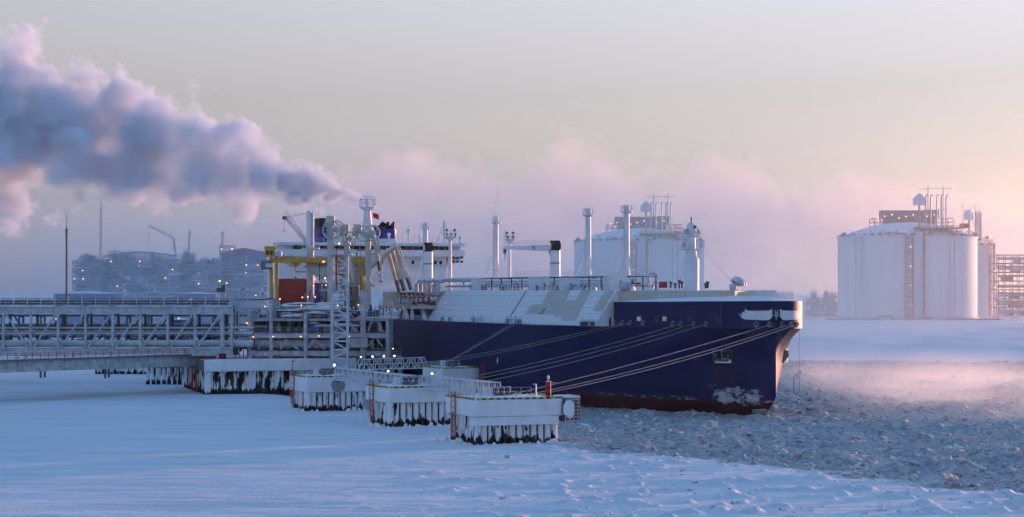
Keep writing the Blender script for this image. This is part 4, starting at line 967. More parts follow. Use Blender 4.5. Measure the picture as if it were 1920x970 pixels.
# red and black navigation beacon
p = W(1028, 751, 343); BC = empty('navigation_beacon', p, 0, 'red and black banded beacon on the nearest dolphin', 'beacon')
for k, (z0, z1, m) in enumerate(((0, .75, M_RED), (.75, 1.15, M_BLACK), (1.15, 1.65, M_RED), (1.65, 2.0, M_BLACK), (2.0, 2.75, M_RED))):
    MB().lathe((0, 0, 0), [(.40, z0), (.40, z1)], 16).build('band', mat('beacon_red', (0.55, 0.02, 0.03), var=0.06) if k == 0 else (MATS['beacon_red'] if m is M_RED else M_BLACK), BC, True)
MB().lathe((0, 0, 2.75), [(.45, 0), (.45, .06), (.1, .08), (.1, .35), (.2, .4), (.2, .75), (.05, .95)], 12).build('lantern', M_STEELL, BC)
rail_mb([(.45, -.3, 0), (.45, -.3, .01)], 2.6, 1, .05, 4).build('ladder', M_RED, BC); bar(BC, 'arm', M_STEELL, (.2, 0, 2.6), (1.1, 0, 2.55), .08)

# ---- jetty head platform
C1, C2, C0, C3 = W(383, YH, 500), W(668, YH, 512), W(341, YH, 540), W(745, YH, 556)
JP = empty('jetty_platform', (C1.x, C1.y, 0), 0, 'snow fronted concrete jetty platform on dark snow streaked piles', 'platform')
loc = lambda p: (p.x - C1.x, p.y - C1.y)
poly = [loc(C1), loc(C2), loc(C3), loc(C0)]
MB().prism(poly, 4.9, 7.3).build('concrete_slab', M_CONC, JP)
# snow face plastered over the front edge, lumpy top
mb = MB(); P = []; n = 60; f0, f1 = Vector((*loc(C1), 0)), Vector((*loc(C2), 0)); dv = (f1 - f0).normalized(); nv = Vector((dv.y, -dv.x, 0))
for i in range(n + 1):
    q = f0.lerp(f1, i / n); bl = .22 + .16 * float(vnoise(np.array(i * .31), np.array(2.)));
    if i in (0, n): bl = .06
    up = .28 * float(vnoise(np.array(i * .45), np.array(7.5)))
    P += [q + nv * .05 + Vector((0, 0, 4.85)), q + nv * bl + Vector((0, 0, 5.0)), q + nv * bl + Vector((0, 0, 6.9 + up)), q + nv * (bl * .4) + Vector((0, 0, 7.35 + up)), q - nv * 1.4 + Vector((0, 0, 7.32))]
mb.add(P, [(i * 5 + k, (i + 1) * 5 + k, (i + 1) * 5 + k + 1, i * 5 + k + 1) for i in range(n) for k in range(4)]); mb.build('snow_face', M_PACK, JP, True)
MB().prism([(poly[0][0] + 1.6, poly[0][1] + 1.8), (poly[1][0] - 1, poly[1][1] + 1.8), (poly[2][0] - 1, poly[2][1] - 2), (poly[3][0] + 1.5, poly[3][1] - 2)], -2, 4.85).build('pile_gap_shade', M_BLACK, JP)  # black filling stands for shade in the gaps between the piles
for k in range(13):
    q = f0.lerp(f1, (k + .35) / 13) - nv * .9
    o = MB().lathe((0, 0, 0), [(.85 if k == 0 else .62, -1.5), (.85 if k == 0 else .62, 4.9)], 12).build('pile', M_PILE if k == 0 else M_PILED, JP, True); o.location = q
    for j in (1, 2):
        q2 = f0.lerp(f1, (k + .35 + j / 3) / 13) - nv * 1.3; o = MB().lathe((0, 0, 0), [(.5, -1.5), (.5, 4.9)], 8).build('sheet_pile', M_PILED, JP, True); o.location = q2
s0, s1 = Vector((*loc(C1), 0)), Vector((*loc(C0), 0))
for k in range(1, 14):
    q = s0.lerp(s1, k / 14) + Vector((.8, 0.2, 0)); o = MB().lathe((0, 0, 0), [(.7, -1.5), (.7, 4.9)], 8).build('sheet_pile', M_PILED, JP, True); o.location = q
rail_mb([f0 + Vector((0.2, .3, 7.3)), f1 + Vector((-.3, .3, 7.3))], 1.1, 1.5, .05, 3).build('platform_railing', M_REDL, JP)
rail_mb([s0 + Vector((.4, 1, 7.3)), s1 + Vector((.4, -1, 7.3))], 1.1, 1.6, .05, 3).build('platform_railing', M_REDL, JP)
red_ladder(JP, s0.x - 4.2, s0.y + 12, .5, 8.2, (-.8, -.6)); red_ladder(JP, s0.x - 3.0, s0.y + 9.5, .5, 5, (-.8, -.6), .6, False)
# right return of the platform, set back
R1, R2 = W(665, YH, 516), W(752, YH, 534)
JR = empty('jetty_side_deck', (R1.x, R1.y, 0), 0, 'lower grey side deck with thin rails at the right of the jetty platform', 'platform')
MB().prism([(0, 0), (R2.x - R1.x, R2.y - R1.y), (R2.x - R1.x, R2.y - R1.y + 14), (0, 22)], 4.8, 7.1).build('deck_slab', M_CONC, JR)
for k in range(6):
    q = Vector((.8 + k * 1.7, .8 + k * 2.8, 0)); o = MB().lathe((0, 0, 0), [(.6, -1.5), (.6, 4.8)], 10).build('pile', M_PILE, JR, True); o.location = q
rail_mb([(0, .2, 7.1), (R2.x - R1.x, R2.y - R1.y + .2, 7.1)], 1.9, 2.3, .07, 3).build('deck_railing', M_STEEL, JR)

# abutment block at the platform's left with its dark piles
a0 = W(275, YH, 556); AB = empty('concrete_abutment', (a0.x, a0.y, 0), -.25, 'brown concrete abutment with dark piles left of the jetty platform', 'abutment')
MB().box((4, 3, 4.7), (9.5, 7, 1.4)).box((6.5, 1.8, 3.3), (6.0, 3, 1.8)).build('concrete_block', M_CONC, AB)
MB().box((4, 3, 5.48), (9.2, 6.7, .18)).build('snow_cover', M_SNOW, AB)
for k in range(7):
    o = MB().lathe((0, 0, 0), [(.5, -1.5), (.5, 4.1)], 8).build('pile', M_PILED, AB, True); o.location = (.2 + k * 1.35, .2 + .3 * (k % 2), 0)
# far pile bent under the trestles
a0 = W(180, YH, 618); FB = empty('pile_bent', (a0.x, a0.y, 0), 0, 'snow covered pile bent under the trestle, far left', 'pier')
box(FB, 'bent_cap', M_PACK, (6.7, 1.5, 2.9), (14.5, 4, 1.4))
for k in range(9):
    o = MB().lathe((0, 0, 0), [(.75, -1.5), (.75, 2.3)], 10).build('pile', M_PILE, FB, True); o.location = (.4 + k * 1.6, .6, 0)

# ---- enclosed pipe truss bridge
TX1 = (417 - CXP) * 510 / F_PX; PT = empty('pipe_truss_bridge', (TX1, 510, 7.3), 0, 'long grey steel truss bridge carrying pipes onto the jetty', 'bridge')
zt1, zt0, zb1, zb0 = 18.7 - 7.3, 17.05 - 7.3, 9.75 - 7.3, 7.95 - 7.3; SPN = 5.95; NB = 12
for face, y in (('front', 0.0), ('rear', 7.2)):
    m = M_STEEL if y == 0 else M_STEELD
    for nm, z0, z1 in (('top_chord', zt0, zt1), ('bottom_chord', zb0, zb1)):
        for k in range(NB):
            x0, x1 = -SPN * (k + 1), -SPN * k
            if k == 0: x1 = 2.35
            g = MB().box(((x0 + x1) / 2, y, (z0 + z1) / 2), (x1 - x0 - .03, .10, z1 - z0 - .3)).box(((x0 + x1) / 2, y, z1 - .08), (x1 - x0 - .03, .62, .16)).box(((x0 + x1) / 2, y, z0 + .08), (x1 - x0 - .03, .62, .16))
            for q in (.18, .82): g.box((x0 + (x1 - x0) * q, y - .12, (z0 + z1) / 2), (.06, .22, z1 - z0 - .34))
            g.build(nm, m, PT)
            if y == 0:                                    # drifted snow along the flange
                P = []; rs = random.Random(k * 3 + (1 if nm[0] == 't' else 0)); nn = 10
                for i in range(nn + 1):
                    u = i / nn; hh = .04 + .16 * math.sin(math.pi * u) ** .5 * (.6 + .7 * rs.random()); x = x0 + .3 + (x1 - x0 - .6) * u; P += [(x, y - .33, z1 + .0), (x, y, z1 + hh), (x, y + .33, z1 + .0)]
                MB().add(P, [(i * 3 + j, (i + 1) * 3 + j, (i + 1) * 3 + j + 1, i * 3 + j + 1) for i in range(nn) for j in range(2)]).build('drifted_snow', M_SNOW, PT, True)
    for k in range(NB + 1):
        x = -SPN * k; r = .48 if k == 0 else .32
        MB().lathe((x, y, zb1 - .02), [(r, 0), (r, (zt0 - zb1) * .45), (r * 1.18, (zt0 - zb1) * .45), (r * 1.18, (zt0 - zb1) * .45 + .12), (r, (zt0 - zb1) * .45 + .12), (r, zt0 - zb1 + .04)], 12).build('truss_post', m, PT, True)
    MB().lathe((2.0, y, zb1), [(.26, 0), (.26, zt0 - zb1)], 10).build('truss_post', m, PT, True)
    for k in range(NB):
        x1, x0 = -SPN * k - .55, -SPN * (k + 1) + .55
        a, b = ((x0, y, zb1), (x1, y, zt0)) if k < 7 else ((x1, y, zb1), (x0, y, zt0))
        tube(PT, 'truss_diagonal', m, [a, b], .21, 10)
for k in range(NB * 2):
    x = -SPN * k / 2; MB().box((x, 3.6, zb0 + .35), (.3, 7.0, .5)).build('floor_beam', M_STEELD, PT)
    if k % 2 == 0: MB().box((x, 3.6, 5.2), (.25, 7.0, .3)).build('pipe_beam', M_STEEL, PT); MB().box((x, 3.6, zt0 + .7), (.25, 7.0, .35)).build('roof_beam', M_STEELD, PT)
for y, z, r, m in ((1.6, zb1 + .85, .75, M_STEEL), (3.6, zb1 + .75, .6, M_STEELD), (5.4, zb1 + .85, .75, M_STEELD), (1.4, 5.55, .22, M_STEELL), (2.6, 5.7, .35, M_STEELD), (4.4, 5.7, .35, M_STEEL), (5.8, 5.6, .25, M_STEELL), (3.4, 6.7, .2, M_STEELL)):
    tube(PT, 'pipe', m, [(-SPN * NB, y, z), (6.5, y, z)], r, 12)
box(PT, 'pipe_rack_beam', mat('rust_red_beam', (0.16, 0.035, 0.03), var=0.15), (-SPN * NB / 2, .9, 6.35), (SPN * NB, .3, .25))
for k in range(NB):
    x = -SPN * (k + .5); MB().lathe((0, 0, -1.2), [(.8, 0), (.8, 2.4)], 12).build('pipe_saddle', bpy.data.materials['rust_red_beam'], PT); o = PT.children[-1]; o.rotation_euler = (0, math.pi / 2, 0); o.location = (x, 1.6, zb1 + .85)
# cable ladders and posts on the roof of the truss
for k in range(NB * 2 + 1):
    x = 2.2 - SPN * k / 2; bar(PT, 'tray_post', M_STEEL, (x, .1, zt1), (x, .1, zt1 + 2.05), .24)
for j in range(6): MB().box((-SPN * NB / 2 + 1, .15, zt1 + .35 + j * .27), (SPN * NB, .08, .13)).build('tray_rail', M_STEELD if j % 2 else M_STEEL, PT)
for j in range(3): MB().box((-SPN * NB / 2 + 1, 1.2 + j * .9, zt1 + .5 + j * .35), (SPN * NB, .7, .5)).build('cable_tray', M_STEELD, PT)
for k in range(NB):
    x = 2.2 - SPN * k; MB().bar((x, .2, zt1 + .1), (x - SPN / 2, .2, zt1 + 1.6), .09).bar((x - SPN, .2, zt1 + .1), (x - SPN / 2, .2, zt1 + 1.6), .09).build('tray_brace', M_STEEL, PT)
for px, py in ((105, 598), (253, 626), (335, 597)):
    q = W(px, py, 518.5); lamp(PT, q - Vector(PT.location), .15)
for px, py in ((303, 568), (356, 562)):
    q = W(px, py, 513); lamp(PT, q - Vector(PT.location), .12)

# ---- second pipe rack behind the truss bridge
M_DARK = mat('dark_bare_steel', (0.10, 0.12, 0.15), rough=0.6, var=0.25, frost=0.4)
K0 = W(440, YH, 566); PR = empty('rear_pipe_rack', (K0.x, 566, 7.0), 0, 'dark pipe rack seen through the truss bridge panels', 'pipe rack')
for k in range(16):
    x = -5.2 * k
    for y in (0, 5): bar(PR, 'rack_post', M_DARK, (x, y, -6 if k % 3 == 0 else 0), (x, y, 9.0), .45)
    for z in (.8, 3.6, 6.2, 8.8): MB().box((x, 2.5, z), (.3, 5.4, .35)).build('rack_beam', M_DARK, PR)
    if k < 15:
        for z in (.8, 6.2): MB().box((x - 2.6, 0, z), (5.1, .35, .9)).build('rack_girder', M_DARK, PR)
        bar(PR, 'rack_brace', M_DARK, (x, 0, .9), (x - 5.2, 0, 6.0), .2)
for j, (z, r) in enumerate(((1.5, .55), (1.4, .4), (4.1, .35), (4.2, .5), (4.0, .25), (6.8, .4), (6.7, .3), (9.2, .3), (9.3, .45))):
    tube(PR, 'pipe', (M_DARK, M_STEELD, M_DARK)[j % 3], [(-80, .6 + (j * 1.3) % 4, z), (12, .6 + (j * 1.3) % 4, z)], r, 10)
for k in range(22):
    rk = random.Random(k + 50); x = -rk.uniform(0, 76); h = rk.uniform(1, 3.5); MB().box((x, 3.6, .9 + h / 2), (rk.uniform(1.5, 4.5), 2, h)).box((x, 3.6, .9 + h + .08), (2, 1.6, .16)).build('rack_equipment', rk.choice((M_DARK, M_DARK, M_DBLUE, M_STEEL)), PR)

# ---- road trestle, lower and behind, running towards the left foreground
A, B = Vector((-72.5, 523, 5.75)), Vector((-133, 440, 5.3)); L = (B - A).length
RT = empty('road_trestle', A, math.atan2(B.y - A.y, B.x - A.x), 'low grey girder trestle passing under the pipe truss bridge', 'trestle')
ns = 9
for s in (1.6, 9.0):
    for k in range(ns):
        x0, x1 = L * k / ns, L * (k + 1) / ns; zz = 0
        g = MB().box(((x0 + x1) / 2, s, 1.15), (x1 - x0 - .04, .12, 1.9)).box(((x0 + x1) / 2, s, 2.2), (x1 - x0 - .04, .7, .18)).box(((x0 + x1) / 2, s, .1), (x1 - x0 - .04, .7, .18))
        for q in (.06, .94): g.box((x0 + (x1 - x0) * q, s + .2, 1.15), (.08, .35, 1.9))
        g.build('girder', M_STEEL, RT)
box(RT, 'road_deck', M_CONC, (L / 2, 5.3, 2.5), (L, 9.5, .3)); MB().box((L / 2, 5.3, 2.72), (L, 8.6, .14)).build('deck_snow', M_SNOW, RT)
rail_mb([(0, .8, 2.66), (L, .8, 2.66)], 1.2, 2.2, .07, 3).build('railing', M_STEEL, RT); rail_mb([(0, 9.9, 2.66), (L, 9.9, 2.66)], 1.2, 2.2, .07, 3).build('railing', M_REDL, RT)
for k in range(8):
    x = 4 + k * L / 8; MB().bar((x, 9.2, 2.2), (x + 1.0, 9.8, 4.4), .3).bar((x + 3, 9.2, 2.2), (x + 2.2, 9.8, 4.4), .3).build('hanger', M_STEEL, RT)

# ---- pipe and loading module standing on the platform
M0 = W(465, YH, 514); LM = empty('loading_module', (M0.x, M0.y, 7.3), 0, 'snow laden steel pipe module in three storeys on the jetty', 'steel structure')
mx = lambda px, d=514: (px - CXP) * d / F_PX - M0.x
mz = lambda py, d=514: EYE - (py - YH) * d / F_PX - 7.3
cols = [468, 508, 573, 622, 681, 727]
for yy in (0, 8, 16):
    for px in cols:
        x = mx(px); r = .62 if px == 681 else .42
        h = mz(598) if px in (727,) else (mz(545) if px == 681 else mz(562 if px in (508,) else 585))
        if px == 622 and yy == 0: continue
        MB().lathe((x, yy, 0), [(r, 0), (r, h), (r * 1.3, h), (r * 1.3, h + .1)], 14).build('column', M_STEEL, LM, True)
def hbeam(x0, x1, y, z0, z1, m=M_STEEL, name='beam'):
    return MB().box(((x0 + x1) / 2, y, (z0 + z1) / 2), (x1 - x0, .14, z1 - z0 - .2)).box(((x0 + x1) / 2, y, z1 - .06), (x1 - x0, .55, .12)).box(((x0 + x1) / 2, y, z0 + .06), (x1 - x0, .55, .12)).build(name, m, LM)
for yy in (0, 8, 16):
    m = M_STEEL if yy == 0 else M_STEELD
    for (a, b) in ((470, 573), (573, 640), (640, 727)):
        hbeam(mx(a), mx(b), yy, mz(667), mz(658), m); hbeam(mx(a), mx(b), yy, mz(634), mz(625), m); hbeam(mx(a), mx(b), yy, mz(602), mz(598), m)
for y in (4, 12): 
    for z in (mz(655), mz(625), mz(598)): MB().box((mx(598), y, z), (mx(727) - mx(470), 7.6, .12)).build('floor_plate', M_STEELD, LM)
for k, (a, b) in enumerate(((484, 497), (497, 511), (526, 537), (537, 558), (576, 588), (588, 610), (660, 668), (668, 680))):
    up = k % 2 == 0; bar(LM, 'brace', M_STEEL, (mx(a), -.05, mz(655 if up else 637)), (mx(b), -.05, mz(637 if up else 655)), .28)
for a, b, y0, y1 in ((690, 698, 622, 600), (706, 718, 600, 622), (690, 700, 650, 637), (707, 717, 637, 650), (655, 668, 604, 622)):
    bar(LM, 'brace', M_STEEL, (mx(a), -.05, mz(y0)), (mx(b), -.05, mz(y1)), .32)
for i in range(12):                                       # dark backing panels added to shade the inside by colour, and vessels
    for j, (pa, pb) in enumerate(((656, 638), (622, 604))):
        MB().box((mx(470) + (i + .5) * (mx(727) - mx(470)) / 12, 9.5, (mz(pa) + mz(pb)) / 2), ((mx(727) - mx(470)) / 12 - .08, .2, mz(pb) - mz(pa))).build('shade_backing', M_STEELD, LM)
for k in range(26):
    px = random.Random(k).uniform(480, 720); lv = (655, 623)[k % 2]; x = mx(px); hh = 1.2 + (k % 4) * .35
    MB().lathe((x, 2.5 + (k % 5) * 1.1, mz(lv)), [(.3, 0), (.5, .1), (.5, hh), (.2, hh + .3), (.12, hh + .8)], 10).build('vessel', (M_STEEL, M_STEELD, M_STEELL)[k % 3], LM, True)
# deck slab over the right bay, and cantilevered edge
MB().box((mx(707), 5, mz(596)), (mx(745) - mx(668), 11, .35)).build('right_deck', M_STEELL, LM)
rail_mb([(mx(688), -.4, mz(595)), (mx(745), -.4, mz(595))], 1.1, 1.3, .05, 2).build('railing', M_STEEL, LM)
for px in (717, 728, 737): bar(LM, 'deck_post', M_STEELL, (mx(px), -.3, mz(596)), (mx(px), -.3, mz(566)), .18)
rail_mb([(mx(470), -.4, mz(655)), (mx(680), -.4, mz(655))], 1.05, 1.6, .05, 2).build('railing', M_STEEL, LM)
rail_mb([(mx(470), -.4, mz(623)), (mx(622), -.4, mz(623))], 1.05, 1.6, .05, 2).build('railing', M_STEEL, LM)
rail_mb([(mx(500), -.4, mz(597)), (mx(622), -.4, mz(597))], 1.05, 1.6, .05, 2).build('railing', M_STEEL, LM)
rs = random.Random(21)
for k in range(46):                                       # long runs and risers of pipe at every storey
    lvl = rs.choice((648, 650, 645, 616, 612, 608, 590, 588, 585, 580, 640)); x0 = mx(rs.uniform(440, 590)); x1 = x0 + rs.uniform(5, 18); x1 = min(x1, mx(735)); y = rs.uniform(.6, 14); z = mz(lvl) + rs.uniform(-.4, .4); r = rs.choice((.14, .18, .22, .28, .4))
    pts = [(x0, y, z - rs.uniform(.5, 2)), (x0, y, z - .3), (x0 + .3, y, z), (x1 - .3, y, z), (x1, y, z + (.3 if rs.random() < .5 else -.3)), (x1, y, z + rs.choice((-1.6, 1.4, 2.2)))]
    tube(LM, 'pipe', rs.choice((M_STEEL, M_STEELL, M_STEELD, M_STEELD)), pts, r, 8)
for z, y, r in ((mz(645), 2.2, 1.0), (mz(642), 5.5, .8)): tube(LM, 'large_pipe', M_STEEL, [(mx(425), y, z), (mx(618), y, z)], r, 14)
for k in range(34):                                       # equipment boxes and drums, snow heaped on top
    px = rs.uniform(500, 735); lv = rs.choice((597, 597, 597, 623, 655)); y = rs.uniform(1, 14); w, h = rs.uniform(.9, 2.6), rs.uniform(.6, 2.1); x = mx(px); z = mz(lv)
    e = MB().box((x, y, z + h / 2), (w, rs.uniform(.8, 2), h)).box((x + w * .2, y - .5, z + h * .4), (w * .4, .9, h * .5)).build('equipment_skid', rs.choice((M_STEEL, M_STEELD, M_STEEL, M_DBLUE)), LM)
    MB().lathe((x, y, z + h), [(w * .72, 0), (w * .68, .12), (w * .4, .32), (.05, .42)], 9).build('snow_heap', M_SNOW, e, True)
for k in range(46):                                       # snow-buried pipe racks on the top deck
    px = rs.uniform(525, 618); x = mx(px); y = rs.uniform(1, 9); z = mz(597) + rs.uniform(.2, 3.1); w = rs.uniform(1.2, 3.4)
    tube(LM, 'rack_pipe', rs.choice((M_STEEL, M_STEELD, M_STEELL)), [(x - w, y, z), (x + w, y, z)], rs.uniform(.12, .3), 8)
    P = []; nn = 8
    for i in range(nn + 1):
        u = i / nn; hh = .28 * math.sin(math.pi * u) ** .6 * rs.uniform(.5, 1.2); P += [(x - w + 2 * w * u, y - .32, z + .12), (x - w + 2 * w * u, y, z + .2 + hh), (x - w + 2 * w * u, y + .32, z + .12)]
    MB().add(P, [(i * 3 + j, (i + 1) * 3 + j, (i + 1) * 3 + j + 1, i * 3 + j + 1) for i in range(nn) for j in range(2)]).build('snow_strip', M_SNOW, LM, True)
for px in (440, 447, 455, 462):                            # short frames between truss bridge and module
    bar(LM, 'link_post', M_STEEL, (mx(px), 1.5, 0), (mx(px), 1.5, mz(560)), .22); bar(LM, 'link_brace', M_STEEL, (mx(px), 1.5, mz(590)), (mx(px + 8), 1.5, mz(562)), .16)
for z in (mz(560), mz(578), mz(590), mz(612)): MB().box((mx(462), 1.5, z), (mx(510) - mx(435), .2, .25)).build('link_beam', M_STEEL, LM)
for j in range(5): MB().box((mx(470), 2 + j * 1.2, mz(563) + .1 * j), (mx(512) - mx(437), .8, .12)).build('cable_tray', M_STEELD, LM)
for k in range(60):                                        # small valves, handrails and instrument posts sticking up
    px = rs.uniform(438, 735); lv = rs.choice((597, 562, 597, 623)) if px < 620 else 597; x = mx(px); y = rs.uniform(.3, 6); h = rs.uniform(.8, 2.4)
    MB().bar((x, y, mz(lv)), (x, y, mz(lv) + h), .1).box((x, y, mz(lv) + h), (.35, .3, .3)).build('instrument_post', rs.choice((M_STEELD, M_STEEL, M_RED)), LM)
MB().box((mx(672), -.8, mz(643)), (4.2, 1.4, 2.0)).box((mx(672), -.8, mz(632)), (4.6, 1.7, .16)).build('louvre_box', M_STEELL, LM)
for j in range(7): MB().box((mx(672), -1.53, mz(650) + .25 * j), (4.0, .06, .12)).build('louvre_slat', M_STEEL, LM)
for px, py in ((475, 632), (512, 631), (564, 631), (598, 630), (655, 631), (565, 573), (525, 561), (567, 558), (577, 557), (591, 557), (633, 573), (672, 572), (737, 654), (588, 536), (611, 535), (463, 606), (497, 575)):
    q = W(px, py, 513.2); lamp(LM, q - Vector(LM.location), .16)

# ---- lattice gangway tower in front
T0 = W(620, YH, 503); GT = empty('gangway_tower', (T0.x, T0.y, 5.2), 0, 'tall pale lattice tower in front of the loading arms', 'tower')
tx = lambda px, d=503: (px - CXP) * d / F_PX - T0.x
tz = lambda py, d=503: EYE - (py - YH) * d / F_PX - 5.2
xa, xb = tx(624), tx(652); ht = tz(478)
for x, y in ((xa, 0), (xb, 0), (xa - .5, 3.6), (xb - .3, 3.6)): MB().lathe((x, y, 0), [(.30, 0), (.27, ht)], 10).build('leg', M_STEELL, GT, True)
nl = 13
for k in range(nl + 1):
    z = .6 + (ht - .8) * k / nl
    for a, b in (((xa, 0), (xb, 0)), ((xa - .5, 3.6), (xb - .3, 3.6)), ((xa, 0), (xa - .5, 3.6)), ((xb, 0), (xb - .3, 3.6))):
        bar(GT, 'ring_beam', M_STEELL, (*a, z), (*b, z), .32)
    if k < nl:
        z2 = .6 + (ht - .8) * (k + 1) / nl; s = k % 2
        for a, b in (((xa, 0), (xb, 0)), ((xa - .5, 3.6), (xb - .3, 3.6)), ((xa, 0), (xa - .5, 3.6))):
            bar(GT, 'diagonal', M_STEELL, (*(a if s else b), z), (*(b if s else a), z2), .3)
MB().box(((xa + xb) / 2 - .8, 1.6, ht + .1), (6.6, 6.0, .25)).build('top_platform', M_STEELL, GT)
rail_mb([(xa - 2.3, -1.3, ht + .2), (xb + 1.4, -1.3, ht + .2)], 1.1, 1, .05, 3).build('railing', M_STEEL, GT)
for zq in (tz(545), tz(512)): MB().box((xa - 1.4, .8, zq), (3.0, 3, .18)).build('landing', M_STEELL, GT); rail_mb([(xa - 2.9, -.7, zq), (xa + .1, -.7, zq)], 1.05, .8, .05, 3).build('railing', M_STEEL, GT)
bar(GT, 'riser_pipe', mat('red_riser', (0.40, 0.03, 0.02), var=.1), (tx(631), -.35, tz(545)), (tx(631), -.35, ht + 1.2), .28)
for y in (0, 3.6):
    for x in (xa, xb): MB().lathe((x, y, -7), [(.75, 0), (.75, 7)], 12).build('pile', M_PILE, GT, True)
lamp(GT, (tx(636), -.4, tz(457)), .22); lamp(GT, (tx(607), -.6, tz(491)), .22); lamp(GT, (tx(610), -.6, tz(522)), .2)

# ---- marine loading arms
def loading_arm(label, d, base, apex, elbow, end, wheel_r, wheels, coupler=True, m=None):
    m = m or M_CREAM; b = W(*base, d); e = empty('marine_loader', b, 0, label, 'cargo loader', 'cargo loaders on the jetty'); q = lambda p: W(*p, d) - b
    A, K = q(apex), q(elbow); E = q(end) if end else None
    MB().lathe((0, 0, 0), [(.9, 0), (.9, .3), (.62, .4), (.62, A.z - .8), (.9, A.z - .8), (.9, A.z - .4)], 14).build('riser', m, e, True)
    ia = MB()
    ia.tube([A + Vector((0, -.35, 0)), K + Vector((0, -.35, 0))], .50, 10).tube([A + Vector((0, .5, .6)), K + Vector((0, .5, .6))], .30, 8)
    nsg = 8
    for k in range(nsg): u = A.lerp(K, k / nsg); v = A.lerp(K, (k + 1) / nsg); ia.bar(u + Vector((0, -.35, 0)), v + Vector((0, .5, .3)), .09)
    ia.build('inboard_arm', m, e)
    if E is not None:
        oa = MB().tube([K + Vector((0, -.3, 0)), K.lerp(E, .72) + Vector((0, -.3, 0))], .44, 10).tube([K + Vector((.75, .3, 0)), E + Vector((.45, .3, 0))], .20, 6).build('outboard_arm', m, e)
        MB().tube([K.lerp(E, .70) + Vector((0, -.3, 0)), E + Vector((0, -.3, 0))], .32, 10).build('arm_extension', M_STEELD, oa)
        if coupler: MB().ring(E + Vector((0, -.3, -.4)), (0, 1, 0), .5, .18, 12, 6).box(E + Vector((.1, -.2, -1.3)), (.6, .5, 1.2)).ball(E + Vector((.2, -.2, -2.2)), .5, 10, 6).box(E + Vector((.6, -.2, -2.4)), (.6, .6, .4)).build('coupler', M_STEEL, oa)
    for (wx, wy) in wheels:
        c = q((wx, wy)) + Vector((0, -.75, 0)); w = MB().ring(c, (0, 1, 0), wheel_r, .17, 26, 6).disc(c, (0, 1, 0), wheel_r * .34, .3, 14)
        for k in range(12): a = 2 * math.pi * k / 12; w.bar(c + Vector((math.cos(a) * wheel_r * .3, 0, math.sin(a) * wheel_r * .3)), c + Vector((math.cos(a) * wheel_r, 0, math.sin(a) * wheel_r)), +.18, .12)
        w.build('sheave_wheel', m, e)
    dirn = (A - K).normalized(); cw = A + dirn * 2.6
    MB().bar(A, cw, .5).build('counter_beam', m, e); MB().box(cw + Vector((0, .2, 0)), (1.8, 1.8, 2.2)).box(cw + Vector((-.4, .2, -.6)), (1.5, 1.5, 1.8)).build('counterweight', m, e)
    return e
loading_arm('stowed loading arm with two big spoked wheels above the lattice tower', 524, (619, 580), (621, 436), (628, 540), (620, 470), 1.95, ((622, 432), (631, 431)))
loading_arm('stowed loading arm with a single spoked wheel right of the lattice tower', 527, (650, 580), (650, 452), (663, 530), (652, 470), 1.55, ((656, 448),))
loading_arm('raised loading arm with its loose end hanging free in front of the ship', 526, (690, 582), (690, 440), (702, 446), (712, 508), 1.7, ((682, 438), (698, 437)))
loading_arm('connected loading arm with its elbow highest, ending at the ship manifold', 529, (680, 582), (684, 512), (742, 462), (770, 544), 1.3, ((668, 505),), coupler=False)
loading_arm('connected loading arm with its lower elbow, reaching the ship manifold', 532, (668, 582), (676, 516), (735, 468), (757, 546), 1.3, ((656, 512),), coupler=False)

loading_arm('connected loading arm nearest the lattice tower, elbow level with the bridge windows', 534, (660, 582), (668, 520), (728, 472), (748, 548), 1.3, ((648, 516),), coupler=False)
# ---- access frames between the loaders
A0 = W(600, 582, 531); AF = empty('loader_access_frame', A0, 0, 'tangle of stair flights and rails around the loader risers', 'steel structure'); rq = random.Random(77)
ap = lambda px, py, y=0: W(px, py, 531) - A0 + Vector((0, y, 0))
for px in (602, 616, 640, 662, 676, 694): bar(AF, 'frame_post', M_STEEL, ap(px, 582, rq.uniform(-1, 3)), ap(px, rq.choice((500, 512, 486, 470)), rq.uniform(-1, 3)), .24)
for py in (566, 549, 532, 515, 498):
    x0, x1 = rq.choice((600, 612)), rq.choice((664, 694)); MB().box((ap(x0, py) + ap(x1, py)) / 2, ((x1 - x0) * 531 / F_PX, 2.2, .14)).build('landing', M_STEELD, AF)
    rail_mb([ap(x0, py, -1.1), ap(x1, py, -1.1)], 1.1, 1.0, .06, 3).build('railing', M_STEEL, AF)
    bar(AF, 'stair_flight', M_STEELD, ap(rq.uniform(604, 640), py, -.8), ap(rq.uniform(646, 680), py - 17, -.8), .6, .18)
for k in range(26):
    px = rq.uniform(596, 696); py = rq.uniform(500, 575); h = rq.uniform(8, 40); y = rq.uniform(-1.5, 2.5)
    tube(AF, 'service_pipe', rq.choice((M_STEEL, M_STEELD, M_CREAM, M_STEELD)), [ap(px, py, y), ap(px, py - h, y), ap(px + 2, py - h - 2, y), ap(px + rq.uniform(4, 22), py - h - 2, y)], rq.choice((.1, .14, .2)), 7)
for px, py in ((604, 506), (664, 512), (586, 500), (648, 523)):
    MB().box(ap(px, py, -.4), (2.6, 1.4, 3.0)).box(ap(px + 4, py + 6, -.4), (1.8, 1.6, 2.6)).build('counter_plate', M_CREAM, AF)

